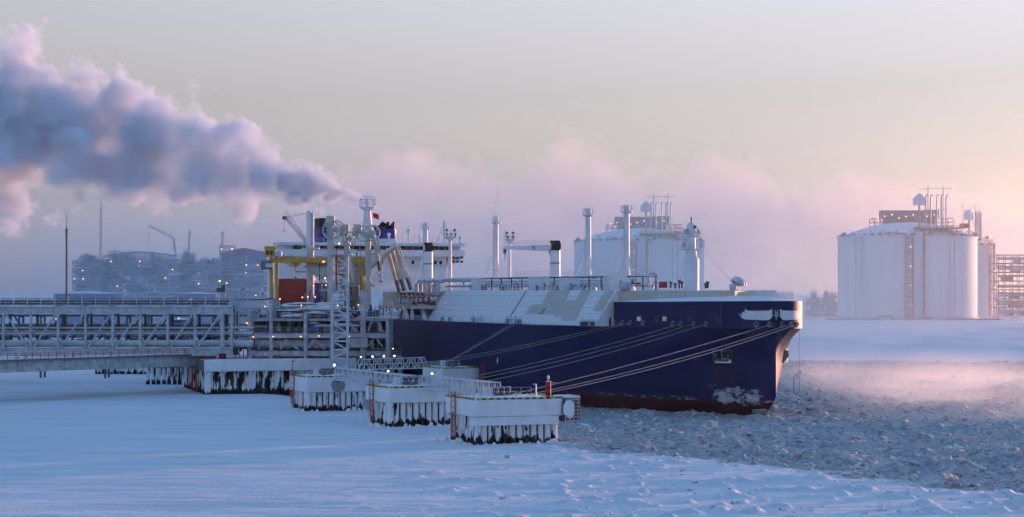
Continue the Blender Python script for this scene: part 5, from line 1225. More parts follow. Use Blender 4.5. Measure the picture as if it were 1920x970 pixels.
# ---- yellow gantry crane
G0 = W(512, 582, 528); GC = empty('gantry_crane', G0, 0, 'yellow gantry crane spanning the jetty module', 'crane')
gp = lambda px, py, y=0: W(px, py, 528) - G0 + Vector((0, y, 0))
for x in (508, 518): 
    for y in (0, 2.4): bar(GC, 'leg', M_YEL, gp(x, 582, y), gp(x, 482, y), .55 if x == 508 else .42)
for x in (679, 688): 
    for y in (0, 2.4): bar(GC, 'leg', M_YEL, gp(x, 580, y), gp(x, 487, y), .55 if x == 679 else .4)
for y in (0, 2.4): MB().box((gp(510, 0).x / 2 + gp(692, 0).x / 2, y, gp(0, 488).z), (gp(692, 0).x - gp(506, 0).x, .6, 1.15)).build('bridge_girder', M_YEL, GC)
MB().box(gp(599, 481.5, 1.2), (20, 3.2, .12)).build('girder_walkway', M_STEELL, GC)
CB = MB().box(gp(507, 472.5, .6), (2.45, 2.4, 2.2)).box(gp(507, 462.8, .6), (2.6, 2.6, .15)).build('cab', M_YEL, GC)
for k in (-.6, .3): MB().box(gp(507, 474, -.62) + Vector((k, 0, 0)), (.6, .06, .9)).build('window', M_GLASS, CB)
MB().box(gp(522, 476, -.2), (1.6, 1.6, 1.1)).build('winch_box', M_STEELL, GC); rail_mb([gp(515, 483, -1), gp(528, 483, -1)], 1.1, .7, .05, 3).build('railing', M_STEEL, GC)
MB().box(gp(499, 497, -.2), (2.2, 1.6, 2.0)).build('service_cage', M_STEELD, GC); rail_mb([gp(489, 506, -1.1), gp(506, 506, -1.1)], 2.2, .45, .06, 5).build('cage_bars', M_STEEL, GC); MB().box(gp(505, 498, -1.2), (1.6, .8, .9)).build('drive_box', M_STEELL, GC)
TR = MB().box(gp(554, 493, 1.2), (2.0, 2.0, .9)).box(gp(554, 497, 1.2), (1.1, 1.0, .7)).build('trolley', M_YEL, GC); bar(TR, 'hoist_rope', M_STEELD, gp(554, 499, 1.2), gp(554, 521, 1.2), .06); MB().lathe(gp(554, 523, 1.2), [(.05, 0), (.28, .2), (.28, .5), (.05, .7)], 8).build('hook_block', M_STEELD, TR)
lamp(GC, gp(607, 490, -.6), .2)

# ---- jetty crane with lattice jib
J0 = W(582, 582, 536); JC = empty('jetty_crane', J0, 0, 'tall white column crane with raised lattice jib behind the gantry', 'crane')
jp = lambda px, py, y=0: W(px, py, 536) - J0 + Vector((0, y, 0))
MB().lathe((0, 0, 0), [(.85, 0), (.85, jp(0, 470).z)], 16).build('pedestal', M_STEEL, JC, True)
MB().box(jp(583, 466), (3.8, 3, .25)).build('slew_platform', M_STEELL, JC); rail_mb([jp(567, 466, -1.5), jp(599, 466, -1.5)], 1.1, .8, .05, 3).build('railing', M_STEEL, JC)
MB().box(jp(579, 430, .0), (1.0, 1.2, jp(0, 396).z - jp(0, 465).z)).box(jp(586, 432, 0), (.55, 1.0, jp(0, 400).z - jp(0, 465).z)).build('tower_column', M_WHITE, JC)
ld = MB()
for k in range(18): ld.bar(jp(583.5, 398 + k * 3.6, -.6), jp(588, 398 + k * 3.6, -.6), .07)
ld.build('ladder', M_STEELD, JC)
a, b = jp(576, 458), jp(534, 409); jb = MB()
for oy in (-.5, .5):
    for oz in (-.35, .75): jb.bar(a + Vector((0, oy, oz)), b + Vector((.2, oy * .5, oz * .5)), .14)
for k in range(10):
    u, v = a.lerp(b, k / 10), a.lerp(b, (k + 1) / 10)
    for oy in (-.5, .5): jb.bar(u + Vector((0, oy, -.35)), v + Vector((0, oy, .7)), .08); jb.bar(u + Vector((0, oy, .75)), u + Vector((0, oy, -.35)), .08)
JB = jb.build('lattice_jib', M_STEELL, JC); rail_mb([a + Vector((-.4, -.6, .9)), b + Vector((.3, -.3, .6))], 1.0, .9, .05, 2).build('jib_railing', M_STEELD, JB)
MB().box(b, (1.0, 1.0, .8)).build('jib_head', M_STEELD, JB)
for dy in (-.3, .3): tube(JC, 'hoist_wire', M_STEELD, [jp(578, 399, dy), jp(537, 408, dy)], .04, 5)
tube(JC, 'hoist_wire', M_STEELD, [jp(534, 410), jp(532, 432)], .03, 5); MB().ball(jp(532, 433), .2).build('hook', M_STEELD, JC)
MB().bar(jp(555, 499), jp(555, 510), .25).bar(jp(555, 510), jp(586, 510), .25).bar(jp(586, 510), jp(586, 580), .3).bar(jp(569, 501), jp(592, 501), .22).build('red_gantry_pipe', M_RED, JC)

# ---- red enclosure and blue cabin on the platform
R0 = W(517, YH, 545); RE = empty('red_enclosure', (R0.x, R0.y, 7.3), 0, 'large plain red clad enclosure behind the yellow gantry', 'building')
rx = (587 - 517) * 545 / F_PX; rh = EYE - (523 - YH) * 545 / F_PX - 7.3
MB().box((rx / 2, 4, rh / 2), (rx, 8, rh)).build('wall', mat('red_cladding', (0.33, 0.045, 0.035), rough=.55, var=.10, vscale=.35), RE)
for k in range(12): MB().box((rx * (k + .5) / 12, -.03, rh / 2), (rx / 12 - .06, .05, rh - .1)).build('cladding_panel', bpy.data.materials['red_cladding'], RE)
MB().box((rx / 2, 4, rh + .06), (rx + .3, 8.3, .15)).build('roof_edge', M_STEELL, RE)
Q0 = W(586, YH, 541); BCN = empty('blue_cabin', (Q0.x, Q0.y, 7.3), 0, 'blue cabin with white roof snow beside the red enclosure', 'cabin')
qh = EYE - (531 - YH) * 541 / F_PX - 7.3; MB().box((1.7, 2, qh / 2), (3.6, 4, qh)).build('wall', M_DBLUE, BCN)
MB().add([(-.2, -.2, qh), (3.7, -.2, qh), (3.7, 4.2, qh), (-.2, 4.2, qh), (1.0, .8, qh + .8), (2.4, .8, qh + .8), (2.4, 3.2, qh + .8), (1.0, 3.2, qh + .8)], [(0, 1, 5, 4), (1, 2, 6, 5), (2, 3, 7, 6), (3, 0, 4, 7), (4, 5, 6, 7), (3, 2, 1, 0)]).build('roof', M_SNOW, BCN)
for x in (.6, 1.5, 2.5): MB().box((x, -.04, qh - .9), (.55, .06, .6)).build('window', M_GLASS, BCN)

# small control mast at the right end of the truss bridge
C_ = W(415, 575, 513); CT = empty('control_mast', C_, 0, 'dark lookout box with thin mast at the right end of the truss bridge', 'mast')
MB().bar((-.7, 0, 0), (-.7, 0, 3.2), .18).bar((.8, 0, 0), (.8, 0, 3.2), .18).bar((-.7, 0, .2), (.8, 0, 3), .12).build('frame', M_STEEL, CT); MB().box((0, 0, 3.6), (1.9, 1.6, .9)).box((.5, 0, 4.3), (.8, 1.2, .7)).build('lookout_box', M_STEELD, CT); MB().lathe((-.6, 0, 4), [(.06, 0), (.03, 3)], 6).build('rod', M_STEELD, CT); lamp(CT, W(412, 527, 513) - C_, .22); lamp(CT, W(425, 531, 513) - C_, .16)

# ---- mooring lines
def line(label, a, b, sag, r=.042):
    a, b = Vector(a), Vector(b); pts = []
    for k in range(17): u = k / 16; p = a.lerp(b, u); p.z -= sag * 1.5 * u * (1 - u); pts.append(p)
    o = tube(None, 'mooring_line', M_ROPE, pts, r, 6); tag(o, label, 'rope', 'mooring lines'); return o
def bow_pt(px):
    t = on_bulwark(px); p, n_ = shell(t, 16.15, .25); return SHIP.matrix_basis @ p
SHIP.matrix_basis = Matrix.Translation(SHIP_O) @ Matrix.Rotation(RZ, 4, 'Z')
for k, (t_, side, end) in enumerate(((on_bulwark(1443), 1, (955, 741, 349)), (0.35, -1, (966, 745, 346.5)), (1.15, -1, (976, 746.5, 345)))):
    line(f'{("uppermost", "middle", "lowest")[k]} of the three ropes from the bow tip to the nearest dolphin', SHIP.matrix_basis @ shell(t_, 16.15, .25, side)[0], W(*end), (1.0, 2.2, 2.6)[k])
for k, (pf, end) in enumerate(((1277, (838, 716, 394)), (1301, (846, 720, 392.5)), (1324, (858, 725, 391)))):
    line(f'{("uppermost", "middle", "lowest")[k]} of the three ropes from the raised bow to the second dolphin', bow_pt(pf), W(*end), 1.5 + .3 * k)
for k, (pf, end) in enumerate(((1167, (782, 684, 480)), (1182, (786, 687, 479)))):
    line(f'{("upper", "lower")[k]} of two long ropes from the aft end of the raised bow', bow_pt(pf), W(*end), 1.2 + .3 * k)
for k, px in enumerate((962, 968)):
    t = t_for(px, 25); line(f'{("left", "right")[k]} of two short steep ropes at the middle of the hull', SHIP.matrix_basis @ S(t, 25.1, DK + .1), W(820 + 4 * k, 689, 477), .15, .045)
# rope with a loop hanging beside the bow
b0 = W(1499, 612, 421); pts = [Vector((0, 0, 0)), Vector((-.05, 0, -4)), Vector((0, 0, -8.4))]
hr = MB().tube(pts, .035, 5); c = Vector((-.55, 0, -10.4)); lp = [c + Vector((.55 * math.sin(a), .1 * math.cos(a * 2), 1.95 * math.cos(a))) for a in [2 * math.pi * k / 24 for k in range(25)]]
hr.tube(lp, .05, 5); o = hr.build('hanging_rope', M_STEELD); o.location = b0; tag(o, 'dark rope with a long loop hanging clear of the bow', 'rope')

# ================================================================== THE SHORE: tanks, process modules, cranes, fence
def gz(x, y): return float(ice_height(np.array([[x]]), np.array([[y]]))[0][0, 0])
M_TANK = mat('white_tank_concrete', (0.66, 0.67, 0.70), rough=.7, var=.07, vscale=.12, stretch=(1, 1, .10))
M_TLINE = mat('tank_joint_steel', (0.30, 0.31, 0.34), var=.1)
M_RUSTY = mat('brown_steel', (0.17, 0.13, 0.12), rough=.65, var=.2, frost=.8, rime=.2)
def frame_block(mb, x0, x1, y0, y1, z0, z1, nx, nz, w=.35, diag=True, rnd=None):
    """open steel frame"""
    for k in range(1, nz + 1):
        for x in (x0, x1): mb.bar((x, y0, z0 + (z1 - z0) * k / nz), (x, y1, z0 + (z1 - z0) * k / nz), w * .8)
    for y in (y0, y1):
        for i in range(nx + 1):
            x = x0 + (x1 - x0) * i / nx; mb.bar((x, y, z0), (x, y, z1), w)
        for k in range(1, nz + 1):
            z = z0 + (z1 - z0) * k / nz; mb.bar((x0, y, z), (x1, y, z), w * .8)
        if diag:
            for i in range(nx):
                for k in range(nz):
                    if (rnd or random).random() < .4:
                        xa, xb = x0 + (x1 - x0) * i / nx, x0 + (x1 - x0) * (i + 1) / nx; za, zb_ = z0 + (z1 - z0) * k / nz, z0 + (z1 - z0) * (k + 1) / nz
                        mb.bar((xa, y, za), (xb, y, zb_), w * .5) if (i + k) % 2 else mb.bar((xb, y, za), (xa, y, zb_), w * .5)
    return mb
def storage_tank(label, px, d, zb, face=0.0):
    c = W(px, YH, d); T = empty('storage_tank', (c.x, c.y, zb), face, label, 'tank', 'gas storage tanks on the shore')
    R, H = 41.0, 47.6
    MB().lathe((0, 0, 0), [(R + 1.2, 0), (R + 1.2, .8), (R, .9), (R, H), (R + .7, H), (R + .7, H + .6), (R - .5, H + .65)], 96, True).build('tank_wall', M_TANK, T, True)
    prof = [(R - .5, H + .6)] + [(R * math.cos(a) * .98, H + .6 + 9.0 * math.sin(a)) for a in [math.pi / 2 * k / 9 for k in range(1, 9)]] + [(.05, H + 9.6)]
    prof = [(R * .98 * (1 - k / 12), H + .6 + 9.0 * (1 - (1 - k / 12) ** 2)) for k in range(13)]; prof[-1] = (.05, prof[-1][1])
    MB().lathe((0, 0, 0), prof, 64, False).build('domed_roof', M_SNOW, T, True)
    rl = MB()
    for k in range(80):
        a = 2 * math.pi * k / 80; rl.bar((R * math.cos(a), R * math.sin(a), H + .6), (R * math.cos(a), R * math.sin(a), H + 1.9), .16)
    for z in (1.2, 1.85): rl.ring((0, 0, H + z), (0, 0, 1), R, .09, 80, 4)
    rl.build('roof_railing', M_TLINE, T)
    for deg in (-146, -139, -63, -58):                    # post-tensioning joints
        a = math.radians(deg); q = Vector((math.cos(a), math.sin(a), 0)) * (R + .05); bar(T, 'wall_joint', M_TLINE, q + Vector((0, 0, .9)), q + Vector((0, 0, H)), .35)
    # stair tower and the pipe riser next to it
    a = math.radians(-98); q = Vector((math.cos(a), math.sin(a), 0)) * (R + 2.2); st = MB()
    for i, j in ((-2.2, -1.6), (2.2, -1.6), (2.2, 1.6), (-2.2, 1.6)): st.bar(q + Vector((i, j, 0)), q + Vector((i, j, H + 2)), .3)
    for k in range(13):
        z = 3.7 * k + 2; st.bar(q + Vector((-2.2, -1.6, z)), q + Vector((2.2, -1.6, z)), .3); st.bar(q + Vector((-2.2, -1.6, z)), q + Vector((2.2, -1.6, z + 3.7)), .3); st.box(q + Vector((0, 0, z)), (4.2, 3, .15))
    ST = st.build('stair_tower', M_BROWN, T)
    for k in (2, 5, 8, 11): MB().ball(q + Vector((.5, -1.9, 3.7 * k + 1)), .28, 8, 5).build('stair_lamp', M_LAMP, ST)
    a = math.radians(-86.5); q = Vector((math.cos(a), math.sin(a), 0)) * (R + 1.0); tube(T, 'riser_pipe', M_BROWN, [q, q + Vector((0, 0, H + 3))], .5, 8)
    for k in range(4): MB().box(q + Vector((0, 0, 8 + k * 11)), (1.8, 1.4, .8)).build('pipe_clamp', M_BROWN, T)
    # pump platform, vents and equipment house on the roof
    pf = MB(); rnd = random.Random(5); frame_block(pf, -1, 26, -34, -20, H + 1, H + 5.5, 9, 2, .3, True, rnd); pf.box((12.5, -27, H + 5.2), (28, 15, .35)); PF = pf.build('pump_platform', M_BROWN, T)
    rail_mb([(-1, -34, H + 5.4), (26, -34, H + 5.4)], 1.4, 1.6, .12, 3).build('platform_railing', M_BROWN, PF)
    for i, x in enumerate((6.0, 9.0, 12.6, 15.2, 18.0)):
        tube(PF, 'vent_pipe', M_STEEL, [(x, -28, H + 5), (x, -28, H + 23.5), (x + .4, -28, H + 24.6), (x + 1.3, -28, H + 24.9)], .42, 8)
    mb = MB()
    for x in (7.6, 16.4): mb.bar((x, -27, H + 5), (x, -27, H + 30), .35)
    mb.bar((2, -27, H + 28.3), (22, -27, H + 28.3), .25).bar((5, -27, H + 16), (19, -27, H + 16), .35).build('lightning_frame', M_BROWN, PF)
    MB().box((28, -30, H + 6.6), (4.5, 3, 2.8)).build('red_locker', M_RED, PF)
    EH = MB().box((2, 6, H + 14.6), (34, 12, 4.2)).box((2, 6, H + 10.5), (30, 10, 6)).build('equipment_house', mat('dark_cladding', (0.16, 0.17, 0.20), var=.1, frost=.8), T)
    frame_block(MB(), -20, 27, -2, 16, H + 5, H + 12, 14, 3, .35, True, rnd).build('roof_frame', M_BROWN, T)
    for k in range(10): MB().ball((-18 + k * 4.2, -3.2, H + 12.0 + (k % 3)), .3, 8, 5).build('roof_lamp', M_LAMP, EH)
    rr_ = random.Random(12)
    for k in range(44):                                   # boxes, lamps and instruments round the roof edge
        a = math.radians(rr_.uniform(-178, -2)); u = rr_.uniform(.9, .99); q = Vector((R * u * math.cos(a), R * u * math.sin(a), H + .6)); hh = rr_.uniform(.8, 3.2)
        MB().bar(q, q + Vector((0, 0, hh)), .18).box(q + Vector((0, 0, hh * .5)), (rr_.uniform(.6, 2.6), 1.0, hh * .6)).build('roof_fitting', M_BROWN, T)
    for k in range(14):
        a = math.radians(-170 + k * 12.3); MB().bar((R * .93 * math.cos(a), R * .93 * math.sin(a), H + 1), (R * .93 * math.cos(a), R * .93 * math.sin(a), H + 3.6), .2).box((R * .93 * math.cos(a), R * .93 * math.sin(a), H + 3.6), (.9, .9, .5)).build('roof_fitting', M_BROWN, T)
    bar(T, 'crane_post', M_YEL, (3.0, -24, H + 5), (3.0, -24, H + 20), 1.0)
    MB().add([(x, y, z) for y in (-26, -21) for x, z in ((-.2, H + 19), (6.2, H + 19), (6.2, H + 23), (3, H + 26), (-.2, H + 23))], [(0, 1, 2, 3, 4), (9, 8, 7, 6, 5), (0, 5, 6, 1), (1, 6, 7, 2), (2, 7, 8, 3), (3, 8, 9, 4), (4, 9, 5, 0)]).build('winch_cabin', M_WHITE, T)
    tk = MB()
    for s in (-2.0, 2.0): tk.bar((-9 + s, -38, H + 1.5), (-4 + s * .6, -6, H + 10), .35)
    for k in range(12): u = k / 11; tk.bar((-11 + 5 * u + .8 * u, -38 + 32 * u, H + 1.6 + 8.5 * u), (-7 + 5 * u - .8 * u, -38 + 32 * u, H + 1.6 + 8.5 * u), .25)
    tk.build('roof_walkway', M_BROWN, T)
    return T
zt = lambda py, d: EYE - (py - YH) * d / F_PX
storage_tank('big white domed storage tank at the right, its right rim sunlit', 1701, 1398, zt(597, 1398), 0)
storage_tank('pale domed storage tank half hidden behind the fore mast in fog', 1198, 1480, zt(598, 1480), 0)
T3 = storage_tank('storage tank edge with lit stair tower behind the right hand tank', 1752, 1640, zt(592, 1640), math.radians(62))
for o in [o for o in bpy.data.objects if o.name.startswith('storage_tank')]: pass

# process modules
def module(label, px0, px1, pyt, d, nx, nz, seed, m=None, dep_=28, parts=True, roof=None):
    m = m or M_RUSTY; a = W(px0, YH, d); zb = gz(a.x, d) - .5; E = empty('process_module', (a.x, d, zb), 0, label, 'process module', 'process modules on the shore')
    w = (px1 - px0) * d / F_PX; h = EYE - (pyt - YH) * d / F_PX - zb; rnd = random.Random(seed)
    frame_block(MB(), 0, w, 0, dep_, 0, h, nx, nz, .45, True, rnd).build('steel_frame', m, E)
    for k in range(nz):
        z = h * (k + .5) / nz
        MB().box((w / 2, dep_ / 2, h * k / nz + .3), (w, dep_, .4)).build('floor', m, E)
        for i in range(max(2, nx // 2)):
            x = rnd.uniform(2, w - 3); MB().box((x, rnd.uniform(3, 10), h * k / nz + 2.2), (rnd.uniform(3, 9), 6, rnd.uniform(2.5, 5))).build('equipment', rnd.choice((M_STEELD, M_STEEL, m)), E)
        for i in range(4): tube(E, 'pipe', rnd.choice((M_STEEL, m)), [(0, 1 + i * 1.5, z + rnd.uniform(-1, 1.5)), (w, 1 + i * 1.5, z + rnd.uniform(-1, 1.5))], rnd.uniform(.3, .8), 6)
    for i in range(int(nx * nz * .035) + 1): MB().ball((rnd.uniform(1, w - 1), -.4, h * rnd.randint(1, nz) / nz - 1), .30, 8, 5).build('lamp', M_LAMP, E)
    for i in range(5):                                    # uneven skyline: raised frames, vents and tanks on the top deck
        xx = rnd.uniform(0, w * .85); ww = rnd.uniform(.06, .16) * w; hh = rnd.uniform(1.5, 5)
        frame_block(MB(), xx, xx + ww, 1, 9, h, h + hh, 3, 2, .35, True, rnd).build('roof_frame', m, E)
        MB().lathe((xx + ww / 2, 5, h), [(ww * .2, 0), (ww * .2, hh * .6), (.2, hh * .8), (.15, hh * 1.5)], 10).build('roof_vessel', m, E)
    if roof:
        mb = MB(); n = 16
        x0, x1 = roof[0] * w, roof[1] * w
        for k in range(n):
            xa, xb = x0 + (x1 - x0) * k / n, x0 + (x1 - x0) * (k + 1) / n; za, zb2 = h + 2 + roof[2] * math.sin(math.pi * k / n), h + 2 + roof[2] * math.sin(math.pi * (k + 1) / n)
            for y in (2, dep_ - 2): mb.bar((xa, y, za), (xb, y, zb2), .5); mb.bar((xa, y, h), (xb, y, zb2), .3); mb.bar((xa, y, h), (xa, y, za), .3)
            mb.bar((xa, 2, za), (xa, dep_ - 2, za), .3); mb.bar((xb, 2, h), (xa, 2, za), .25)
        mb.build('arched_roof', m, E)
    return E
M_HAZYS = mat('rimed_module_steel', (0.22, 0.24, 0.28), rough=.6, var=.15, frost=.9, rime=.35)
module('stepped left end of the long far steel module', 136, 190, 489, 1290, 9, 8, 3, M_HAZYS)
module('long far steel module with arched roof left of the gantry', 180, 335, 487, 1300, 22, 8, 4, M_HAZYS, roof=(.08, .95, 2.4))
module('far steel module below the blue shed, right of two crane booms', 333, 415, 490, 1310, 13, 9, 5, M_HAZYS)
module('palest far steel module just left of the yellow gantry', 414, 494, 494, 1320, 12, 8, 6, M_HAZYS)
module('brown sunlit steel frame at the right edge beyond the tanks', 1872, 1990, 478, 1530, 9, 7, 8)
module('low dim pipe structure between bow and right hand tank', 1512, 1572, 560, 1500, 8, 3, 10, None, 14)
# blue shed with red roof line, and low blue sheds
def shed(label, px0, px1, pyt, pyb, d, m, rm, pitch=1.0):
    a = W(px0, YH, d); zb = gz(a.x, d); E = empty('shed', (a.x, d, zb), 0, label, 'shed'); w = (px1 - px0) * d / F_PX; h = EYE - (pyt - YH) * d / F_PX - zb
    MB().box((w / 2, 8, h / 2), (w, 16, h)).build('wall', m, E)
    MB().add([(-.4, -.4, h), (w + .4, -.4, h), (w + .4, 16.4, h), (-.4, 16.4, h), (w / 2, -.4, h + pitch), (w / 2, 16.4, h + pitch)], [(0, 1, 4), (2, 3, 5), (1, 2, 5, 4), (3, 0, 4, 5), (3, 2, 1, 0)]).build('roof', rm, E)
    for k in range(5): MB().box((w * (k + .5) / 5, -.06, h * .45), (w / 9, .1, h * .3)).build('door', M_DBLUE, E)
    return E
shed('tall blue clad shed with red roof edge above the far modules', 415, 500, 473, 560, 1345, M_DBLUE, M_RED, 2.4)
shed('low blue shed with snowy roof at the far left', 101, 216, 551, 600, 1120, M_DBLUE, M_SNOW, 1.4)
shed('low blue shed behind the right part of the truss bridge', 328, 404, 551, 600, 1120, M_DBLUE, M_SNOW, .8)
shed('small blue site cabin seen through the truss bridge', 318, 341, 600, 640, 640, M_DBLUE, M_SNOW, .3)
HB = W(412, 474, 1335); TP = empty('treatment_platform', HB, 0, 'lit steel platform poking up beside the tall blue shed', 'platform')
frame_block(MB(), 0, 8, 0, 8, -14, 4, 3, 4, .4).build('frame', M_HAZYS, TP); MB().box((4, 4, 4.2), (9, 9, .4)).build('top_deck', M_SNOW, TP); lamp(TP, (1, -.5, 2), .5); lamp(TP, (7, -.5, 2), .5)

# tall masts at the left
m0 = W(125, 560, 900); MA = empty('light_mast', m0, 0, 'thin dark pole mast standing at the far left', 'mast'); zz = W(125, 398, 900).z - m0.z
MB().lathe((0, 0, -8), [(.45, 0), (.4, zz * .75 + 8), (.55, zz * .75 + 8), (.5, zz * .8 + 8), (.15, zz * .82 + 8), (.06, zz + 8)], 8).build('pole', M_STEELD, MA); box(MA, 'lamp_ring', M_STEELD, (0, 0, zz * .8), (1.2, 1.2, .4))
m0 = W(189, 575, 1250); MA = empty('lattice_mast', m0, 0, 'pale lattice mast rising left of the arched roof', 'mast'); zz = W(189, 388, 1250).z - m0.z; mb = MB()
for i, j in ((-.8, -.8), (.8, -.8), (.8, .8), (-.8, .8)): mb.bar((i, j, -8), (i * .4, j * .4, zz), .22)
for k in range(22): z = zz * k / 22; mb.bar((-.8, -.8, z), (.8, -.8, z + zz / 22), .14)
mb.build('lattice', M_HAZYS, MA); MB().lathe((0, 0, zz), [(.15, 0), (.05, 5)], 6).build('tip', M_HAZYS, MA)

# crawler cranes far off
def far_crane(label, d, foot, tip, knee=None):
    f = W(*foot, d); zb = gz(f.x, d); E = empty('crawler_crane', (f.x, d, zb), 0, label, 'crane', 'far crawler cranes'); q = lambda p: W(*p, d) - Vector((f.x, d, zb))
    MB().box((-2.2, 0, .8), (1.2, 7, 1.5)).box((2.2, 0, .8), (1.2, 7, 1.5)).build('tracks', M_STEELD, E); MB().box((0, .5, 3), (4.4, 7, 2.6)).box((-1.4, -3.4, 3), (1.4, 2, 2.2)).build('machine_house', M_YEL, E)
    pts = [Vector((0, -1, 3.5))] + ([q(knee)] if knee else []) + [q(tip)]
    for a, b in zip(pts[:-1], pts[1:]):
        mb = MB(); n = max(4, int((b - a).length / 3)); ax = (b - a).normalized(); sd = ax.cross(Vector((0, 1, 0))).normalized() * .7
        for s in (-1, 1):
            for y in (-.6, .6): mb.bar(a + sd * s + Vector((0, y, 0)), b + sd * s * .5 + Vector((0, y * .5, 0)), .28)
        for k in range(n): u, v = a.lerp(b, k / n), a.lerp(b, (k + 1) / n); mb.bar(u - sd, v + sd, .16); mb.bar(u + sd * (1 if k % 2 else -1), v - sd * (1 if k % 2 else -1) * .8, .16)
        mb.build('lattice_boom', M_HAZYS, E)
    tube(E, 'hoist_wire', M_STEELD, [pts[-1], pts[-1] - Vector((0, 0, min(12, pts[-1].z * .4)))], .12, 4)
    return E
far_crane('far crane with bent jib reaching left over the arched roof', 1380, (345, 575), (279, 423), (325, 446))
far_crane('far crane with one steep straight boom right of the bent jib', 1385, (346, 575), (356, 433))
far_crane('far crane boom leaning beside the lit steel platform', 1390, (402, 575), (418, 435))
far_crane('far hazy crane boom leaning right above the ship deck', 2000, (905, 575), (935, 350))
far_crane('faint crane boom right of the bridge roof, tip leaning left', 2300, (848, 575), (834, 372))
far_crane('nearly upright crane boom behind the right hand tank roof', 1900, (1812, 575), (1804, 382))
far_crane('slanting crane boom farthest right above the tank roof edge', 1950, (1858, 575), (1820, 388))
far_crane('faintest crane boom left of the foggy tank', 2500, (1110, 575), (1072, 395))

# perimeter fence along the shore
FD = 1330.0
def fz(x): return gz(x, FD) - .1
f0x, f1x = (1505 - CXP) * FD / F_PX, (1990 - CXP) * FD / F_PX; FE = empty('perimeter_fence', (f0x, FD, fz(f0x)), 0, 'long thin dark fence along the snowy shore below the tanks', 'fence')
x = f0x; prevp = None; pz = fz(f0x); post = None
while x < f1x:
    if not ((1817 - CXP) * FD / F_PX < x < (1825 - CXP) * FD / F_PX):
        b = Vector((x - f0x, 0, fz(x) - pz)); big = round((x - f0x) / 3.7) % 2 == 0
        bar(FE, 'post', M_STEELD, b, b + Vector((0, 0, 2.5 if big else 1.9)), .16 if big else .09)
        if prevp is not None and (b - prevp).length < 5: 
            for h in (.9, 1.9): bar(FE, 'rail', M_STEELD, prevp + Vector((0, 0, h)), b + Vector((0, 0, h)), .09)
        prevp = b
    x += 3.7
F2 = empty('inner_fence', (f0x, FD + 22, gz(f0x, FD + 22)), 0, 'finer second fence of close posts behind the long shore fence', 'fence')
mb = MB()
for k in range(54):
    xx = k * 2.4; b = Vector((xx, 0, gz(f0x + xx, FD + 22) - gz(f0x, FD + 22) - .1)); bar(F2, 'post', M_STEELD, b, b + Vector((0, 0, 2.2)), .08)
bar(F2, 'rail', M_STEELD, (0, 0, 2.0), (130, 0, 2.0 + gz(f0x + 130, FD + 22) - gz(f0x, FD + 22)), .08)
# red pipe loop and low pipe track at the tank foot
p = W(1647, 598.5, 1342); PLp = empty('red_pipe_loop', (p.x, 1342, gz(p.x, 1342)), 0, 'red pipe bent into a low square loop at the tank foot', 'pipe')
hL = 2.2; tube(PLp, 'pipe', M_RED, [(-30, 0, .4), (-.1, 0, .4), (0, 0, .7), (0, 0, hL - .4), (.5, 0, hL), (7.3, 0, hL), (7.8, 0, hL - .4), (7.8, 0, .7), (8.2, 0, .4), (70, 0, .4)], .42, 8)
for k in range(16): MB().box((-26 + k * 6, 0, .1), (.5, .9, .6)).build('pipe_support', M_STEELD, PLp)
p = W(1740, 598, 1345); RK = empty('low_red_skid', (p.x, 1345, gz(p.x, 1345)), 0, 'low red skid on the shore right of the pipe loop', 'skid'); MB().box((0, 0, .7), (4, 2, 1.0)).box((-1, 0, 1.4), (1.2, 1.2, .7)).build('body', M_RED, RK); MB().box((0, 0, .15), (4.4, 2.2, .3)).build('base', M_STEELD, RK)

# people on the shore
def person(label, px, d, face, coat, step):
    x = (px - CXP) * d / F_PX; V = [(0, 0, .95), (0, 0, 1.2), (0, 0, 1.45), (0, 0, 1.58), (0, .01, 1.74), (-.10, 0, .88), (-.11, step * .5, .48), (-.11, step * .55 - .04, .07), (-.11, step * .55 - .16, .04), (.10, 0, .88), (.11, -step * .4, .48), (.11, -step * .6, .07), (.11, -step * .6 - .12, .04),
         (-.21, 0, 1.42), (-.27, step * .2, 1.14), (-.25, -.14, .92), (.21, 0, 1.42), (.27, -step * .2, 1.14), (.25, -.12, .92)]
    Ed = [(0, 1), (1, 2), (2, 3), (3, 4), (0, 5), (5, 6), (6, 7), (7, 8), (0, 9), (9, 10), (10, 11), (11, 12), (2, 13), (13, 14), (14, 15), (2, 16), (16, 17), (17, 18)]
    Rr = [.17, .18, .17, .08, .12, .11, .085, .06, .05, .11, .085, .06, .05, .09, .075, .05, .09, .075, .05]
    me = bpy.data.meshes.new('person'); me.from_pydata(V, Ed, []); o = bpy.data.objects.new('person', me); COL.objects.link(o)
    sk = o.modifiers.new('skin', 'SKIN'); 
    for i, r in enumerate(Rr): me.skin_vertices[0].data[i].radius = (r, r * .85)
    me.skin_vertices[0].data[0].use_root = True
    o.modifiers.new('sub', 'SUBSURF').levels = 1; me.materials.append(coat)
    o.location = (x, d, gz(x, d) - .02); o.rotation_euler = (0, 0, face); tag(o, label, 'person', 'workers on the shore'); return o
M_COAT = mat('dark_winter_coat', (0.035, 0.035, 0.05), var=.2); M_COATR = mat('rust_red_coat', (0.20, 0.05, 0.03), var=.2)
person('person in dark coat standing alone behind the fence', 1757, 1338, .3, M_COAT, .1)
person('person in dark coat, left one of the pair walking by the fence', 1803, 1338, 1.2, M_COAT, .3)
person('person in reddish coat, right one of the pair walking by the fence', 1807.5, 1338, 1.3, M_COATR, .25)

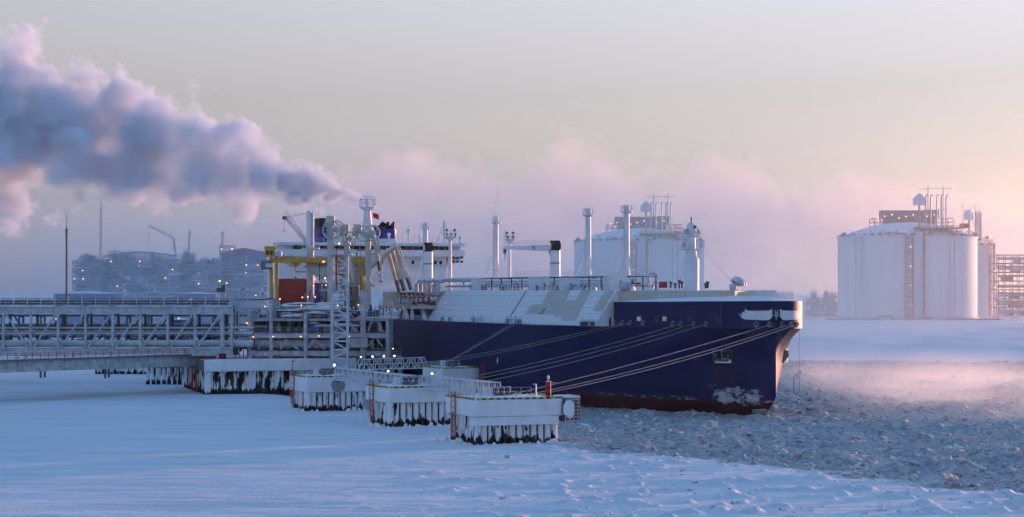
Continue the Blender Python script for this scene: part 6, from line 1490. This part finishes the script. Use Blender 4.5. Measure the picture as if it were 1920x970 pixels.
# ================================================================== AIR: haze, steam and fog
def vol_mat(name, build):
    m = bpy.data.materials.new(name); m.use_nodes = True; nt = m.node_tree; nt.nodes.clear()
    o = nt.nodes.new('ShaderNodeOutputMaterial'); pv = nt.nodes.new('ShaderNodeVolumePrincipled')
    nt.links.new(pv.outputs[0], o.inputs['Volume']); build(nt, pv); return m
def M_(nt, op, a, b=None, c=None):
    n = nt.nodes.new('ShaderNodeMath'); n.operation = op
    for i, q in enumerate((a, b, c)):
        if q is None: continue
        if isinstance(q, (int, float)): n.inputs[i].default_value = q
        else: nt.links.new(q, n.inputs[i])
    return n.outputs[0]
def curve(nt, x, pts):
    """piecewise profile of x through a float curve; returns value socket"""
    x0, x1 = pts[0][0], pts[-1][0]; v0 = min(p[1] for p in pts); v1 = max(p[1] for p in pts); v1 = v1 if v1 > v0 else v0 + 1
    fc = nt.nodes.new('ShaderNodeFloatCurve'); cv = fc.mapping.curves[0]
    nt.links.new(M_(nt, 'DIVIDE', M_(nt, 'SUBTRACT', x, x0), x1 - x0), fc.inputs['Value'])
    P = [((p[0] - x0) / (x1 - x0), (p[1] - v0) / (v1 - v0)) for p in pts]
    cv.points[0].location = P[0]; cv.points[1].location = P[-1]
    for p in P[1:-1]: cv.points.new(*p)
    fc.mapping.update()
    return M_(nt, 'ADD', M_(nt, 'MULTIPLY', fc.outputs[0], v1 - v0), v0)

# even haze round everything
hz = MB().box((0, 2500, 64), (5200, 5600, 132)).build('haze', None)
def b_h(nt, pv):
    pv.inputs['Color'].default_value = (0.75, 0.87, 1.0, 1); pv.inputs['Density'].default_value = 0.00002; pv.inputs['Anisotropy'].default_value = 0.5
hz.data.materials.append(vol_mat('haze_air', b_h)); tag(hz, 'thin pale blue haze filling the air over the ice', 'haze', kind='stuff')

def plume(name, label, D, axis, dens, nscale, amp, g=0.45, ysq=1.0, col=(0.98, 0.97, 0.97), step=4.0, xlim=None, billow=None, soft=0.16, inner=False):
    """axis: list of (photo x, photo y, radius px) at distance D -> real plume with noisy edge"""
    s = F_PX / D; P = [((x - CXP) / s, EYE - (y - YH) / s, r / s) for x, y, r in axis]; P.sort()
    mb = MB(); V = []; Fc = []; n = 14
    for i, (x, z, r) in enumerate(P):
        for k in range(n):
            t = 2 * math.pi * k / n; V.append((x, r * 1.35 * ysq * math.cos(t), z + r * 1.35 * math.sin(t)))
    L = len(P)
    for i in range(L - 1):
        for k in range(n): Fc.append((i * n + k, i * n + (k + 1) % n, (i + 1) * n + (k + 1) % n, (i + 1) * n + k))
    Fc += [tuple(range(n)), tuple(reversed(range((L - 1) * n, L * n)))]
    mb.add(V, Fc); o = mb.build(name, None); o.location = (0, D, 0)
    def b(nt, pv):
        tc = nt.nodes.new('ShaderNodeTexCoord'); sp = nt.nodes.new('ShaderNodeSeparateXYZ'); nt.links.new(tc.outputs['Object'], sp.inputs[0])
        cz = curve(nt, sp.outputs[0], [(p[0], p[1]) for p in P]); rr = curve(nt, sp.outputs[0], [(p[0], p[2]) for p in P])
        dz = M_(nt, 'DIVIDE', M_(nt, 'SUBTRACT', sp.outputs[2], cz), rr); dy = M_(nt, 'DIVIDE', M_(nt, 'DIVIDE', sp.outputs[1], ysq), rr)
        q = M_(nt, 'SQRT', M_(nt, 'ADD', M_(nt, 'MULTIPLY', dz, dz), M_(nt, 'MULTIPLY', dy, dy)))
        nz = nt.nodes.new('ShaderNodeTexNoise'); nz.inputs['Scale'].default_value = nscale; nz.inputs['Detail'].default_value = 6; nz.inputs['Roughness'].default_value = 0.6; nz.inputs['Distortion'].default_value = 0.4
        nt.links.new(tc.outputs['Object'], nz.inputs['Vector'])
        f = M_(nt, 'ADD', M_(nt, 'SUBTRACT', 0.80, q), M_(nt, 'MULTIPLY', M_(nt, 'SUBTRACT', nz.outputs[0], 0.5), amp))
        if billow:
            wr = nt.nodes.new('ShaderNodeVectorMath'); wr.operation = 'MULTIPLY_ADD'; nt.links.new(nz.outputs['Color'], wr.inputs[0]); wr.inputs[1].default_value = (9, 9, 9); nt.links.new(tc.outputs['Object'], wr.inputs[2])
            for sc, am in billow:
                vo = nt.nodes.new('ShaderNodeTexVoronoi'); vo.feature = 'F1'; vo.inputs['Scale'].default_value = sc; nt.links.new(wr.outputs[0], vo.inputs['Vector'])
                f = M_(nt, 'ADD', f, M_(nt, 'MULTIPLY', M_(nt, 'SUBTRACT', 0.45, vo.outputs['Distance']), am))
        mr = nt.nodes.new('ShaderNodeMapRange'); mr.interpolation_type = 'SMOOTHSTEP'; mr.inputs[1].default_value = 0.0; mr.inputs[2].default_value = soft; mr.inputs[4].default_value = dens
        nt.links.new(f, mr.inputs[0]); dn = mr.outputs[0]
        if inner:
            n4 = nt.nodes.new('ShaderNodeTexNoise'); n4.inputs['Scale'].default_value = nscale * 2.6; n4.inputs['Detail'].default_value = 5; nt.links.new(tc.outputs['Object'], n4.inputs['Vector'])
            r4 = nt.nodes.new('ShaderNodeMapRange'); r4.inputs[1].default_value = 0.38; r4.inputs[2].default_value = 0.68; r4.inputs[3].default_value = 0.12; r4.inputs[4].default_value = 1.7; nt.links.new(n4.outputs[0], r4.inputs[0])
            dn = M_(nt, 'MULTIPLY', dn, r4.outputs[0])
        nt.links.new(dn, pv.inputs['Density'])
        pv.inputs['Color'].default_value = (*col, 1); pv.inputs['Anisotropy'].default_value = g
    m = vol_mat(name + '_vapour', b); m.cycles.volume_step_rate = 0.6 if dens > .3 else (0.34 if dens > .05 else 1.4); o.data.materials.append(m)
    tag(o, label, 'steam', kind='stuff'); return o

plume('exhaust_plume', 'big billowing blue and pink steam plume drifting left from the funnels', 690,
      [(-320, 200, 215), (-120, 220, 212), (0, 235, 205), (70, 232, 205), (140, 260, 170), (220, 280, 158), (330, 296, 138), (440, 308, 122), (520, 332, 90), (575, 346, 60), (610, 352, 36), (640, 360, 14)],
      0.24, 0.034, 1.7, g=0.05, col=(0.88, 0.93, 1.0), billow=((0.07, 0.65), (0.15, 0.42), (0.34, 0.26)), soft=0.22, inner=True)
plume('funnel_smoke', 'small dark broken smoke puffs leaving the right hand funnel', 686,
      [(520, 338, 18), (555, 342, 40), (590, 348, 42), (620, 352, 36), (645, 360, 26), (665, 370, 19), (685, 378, 13), (705, 388, 7), (716, 396, 4)],
      0.42, 0.10, 2.2, g=0.05, col=(0.84, 0.88, 0.95), billow=((0.20, 0.8), (0.42, 0.5), (0.9, 0.3)), soft=0.2, inner=True)
plume('stack_smoke', 'short smoke puff curling left from the black topped left funnel', 682,
      [(530, 372, 8), (552, 374, 20), (575, 378, 24), (595, 388, 20), (606, 398, 14), (612, 408, 8), (615, 414, 5)],
      0.38, 0.12, 2.4, g=0.05, col=(0.84, 0.88, 0.95), billow=((0.22, 0.8), (0.5, 0.5)), soft=0.25, inner=True)
plume('fog_bank', 'pale pink bank of low fog and steam hanging behind the ship', 1740,
      [(420, 480, 60), (560, 460, 140), (660, 420, 150), (770, 410, 185), (860, 420, 150), (960, 420, 165), (1085, 395, 190), (1200, 415, 165), (1385, 405, 178), (1470, 420, 160), (1570, 430, 150), (1700, 440, 130), (1850, 470, 120), (2100, 480, 100)],
      0.017, 0.013, 1.25, g=0.25, ysq=1.0, col=(0.85, 0.80, 0.81), billow=((0.022, 0.5), (0.05, 0.3)), soft=0.35)

def fog_layer(name, label, x0, x1, y0, y1, z0, z1, dens, nscale, cut, g=0.4, edge=120.0, hz_=40.0, zbase=0.0, col=(0.95, 0.97, 1.0)):
    """ground fog: thins upwards and towards its edges, broken by noise"""
    o = MB().box(((x0 + x1) / 2, (y0 + y1) / 2, (z0 + z1) / 2), (x1 - x0, y1 - y0, z1 - z0)).build(name, None)
    def b(nt, pv):
        tc = nt.nodes.new('ShaderNodeTexCoord'); sp = nt.nodes.new('ShaderNodeSeparateXYZ'); nt.links.new(tc.outputs['Object'], sp.inputs[0])
        def ramp(v, a, b_, lo=0.0, hi=1.0):
            r = nt.nodes.new('ShaderNodeMapRange'); r.interpolation_type = 'SMOOTHSTEP'
            for i, q in ((1, a), (2, b_), (3, lo), (4, hi)): r.inputs[i].default_value = q
            nt.links.new(v, r.inputs[0]); return r.outputs[0]
        X, Y, Z = sp.outputs
        e = M_(nt, 'MULTIPLY', ramp(X, x0, x0 + edge), ramp(X, x1, x1 - edge)); e = M_(nt, 'MULTIPLY', e, ramp(Y, y0, y0 + edge * .6)); e = M_(nt, 'MULTIPLY', e, ramp(Z, z1, z1 - (z1 - z0) * .35))
        h = M_(nt, 'POWER', 2.718, M_(nt, 'MULTIPLY', M_(nt, 'SUBTRACT', Z, zbase), -1.0 / hz_))
        mp = nt.nodes.new('ShaderNodeMapping'); mp.inputs['Scale'].default_value = (1, 1, 1.7); nt.links.new(tc.outputs['Object'], mp.inputs[0])
        nz = nt.nodes.new('ShaderNodeTexNoise'); nz.inputs['Scale'].default_value = nscale; nz.inputs['Detail'].default_value = 4; nt.links.new(mp.outputs[0], nz.inputs['Vector'])
        f = ramp(nz.outputs[0], cut, cut + .3)
        nt.links.new(M_(nt, 'MULTIPLY', M_(nt, 'MULTIPLY', M_(nt, 'MULTIPLY', e, h), f), dens), pv.inputs['Density'])
        pv.inputs['Color'].default_value = (*col, 1); pv.inputs['Anisotropy'].default_value = g
    m = vol_mat(name + '_vapour', b); m.cycles.volume_step_rate = 2.0; o.data.materials.append(m); tag(o, label, 'fog', kind='stuff'); return o
fog_layer('shore_fog', 'blue lavender fog lying over the far shore and modules', -520, 290, 800, 2700, -1, 125, 0.0022, 0.006, 0.22, edge=230, hz_=60, g=0.2, col=(0.40, 0.61, 0.76))
fog_layer('sunlit_fog', 'faint pink sunlit fog in front of the right hand tanks', 60, 560, 850, 1600, -1, 125, 0.00042, 0.008, 0.20, edge=150, hz_=120, g=0.45, col=(1.0, 0.90, 0.90))
fog_layer('sea_smoke', 'thin pink mist drifting over the broken ice beside the bow', 50, 190, 390, 620, -1, 9, 0.013, 0.03, 0.36, edge=40, hz_=4.5, g=0.6)
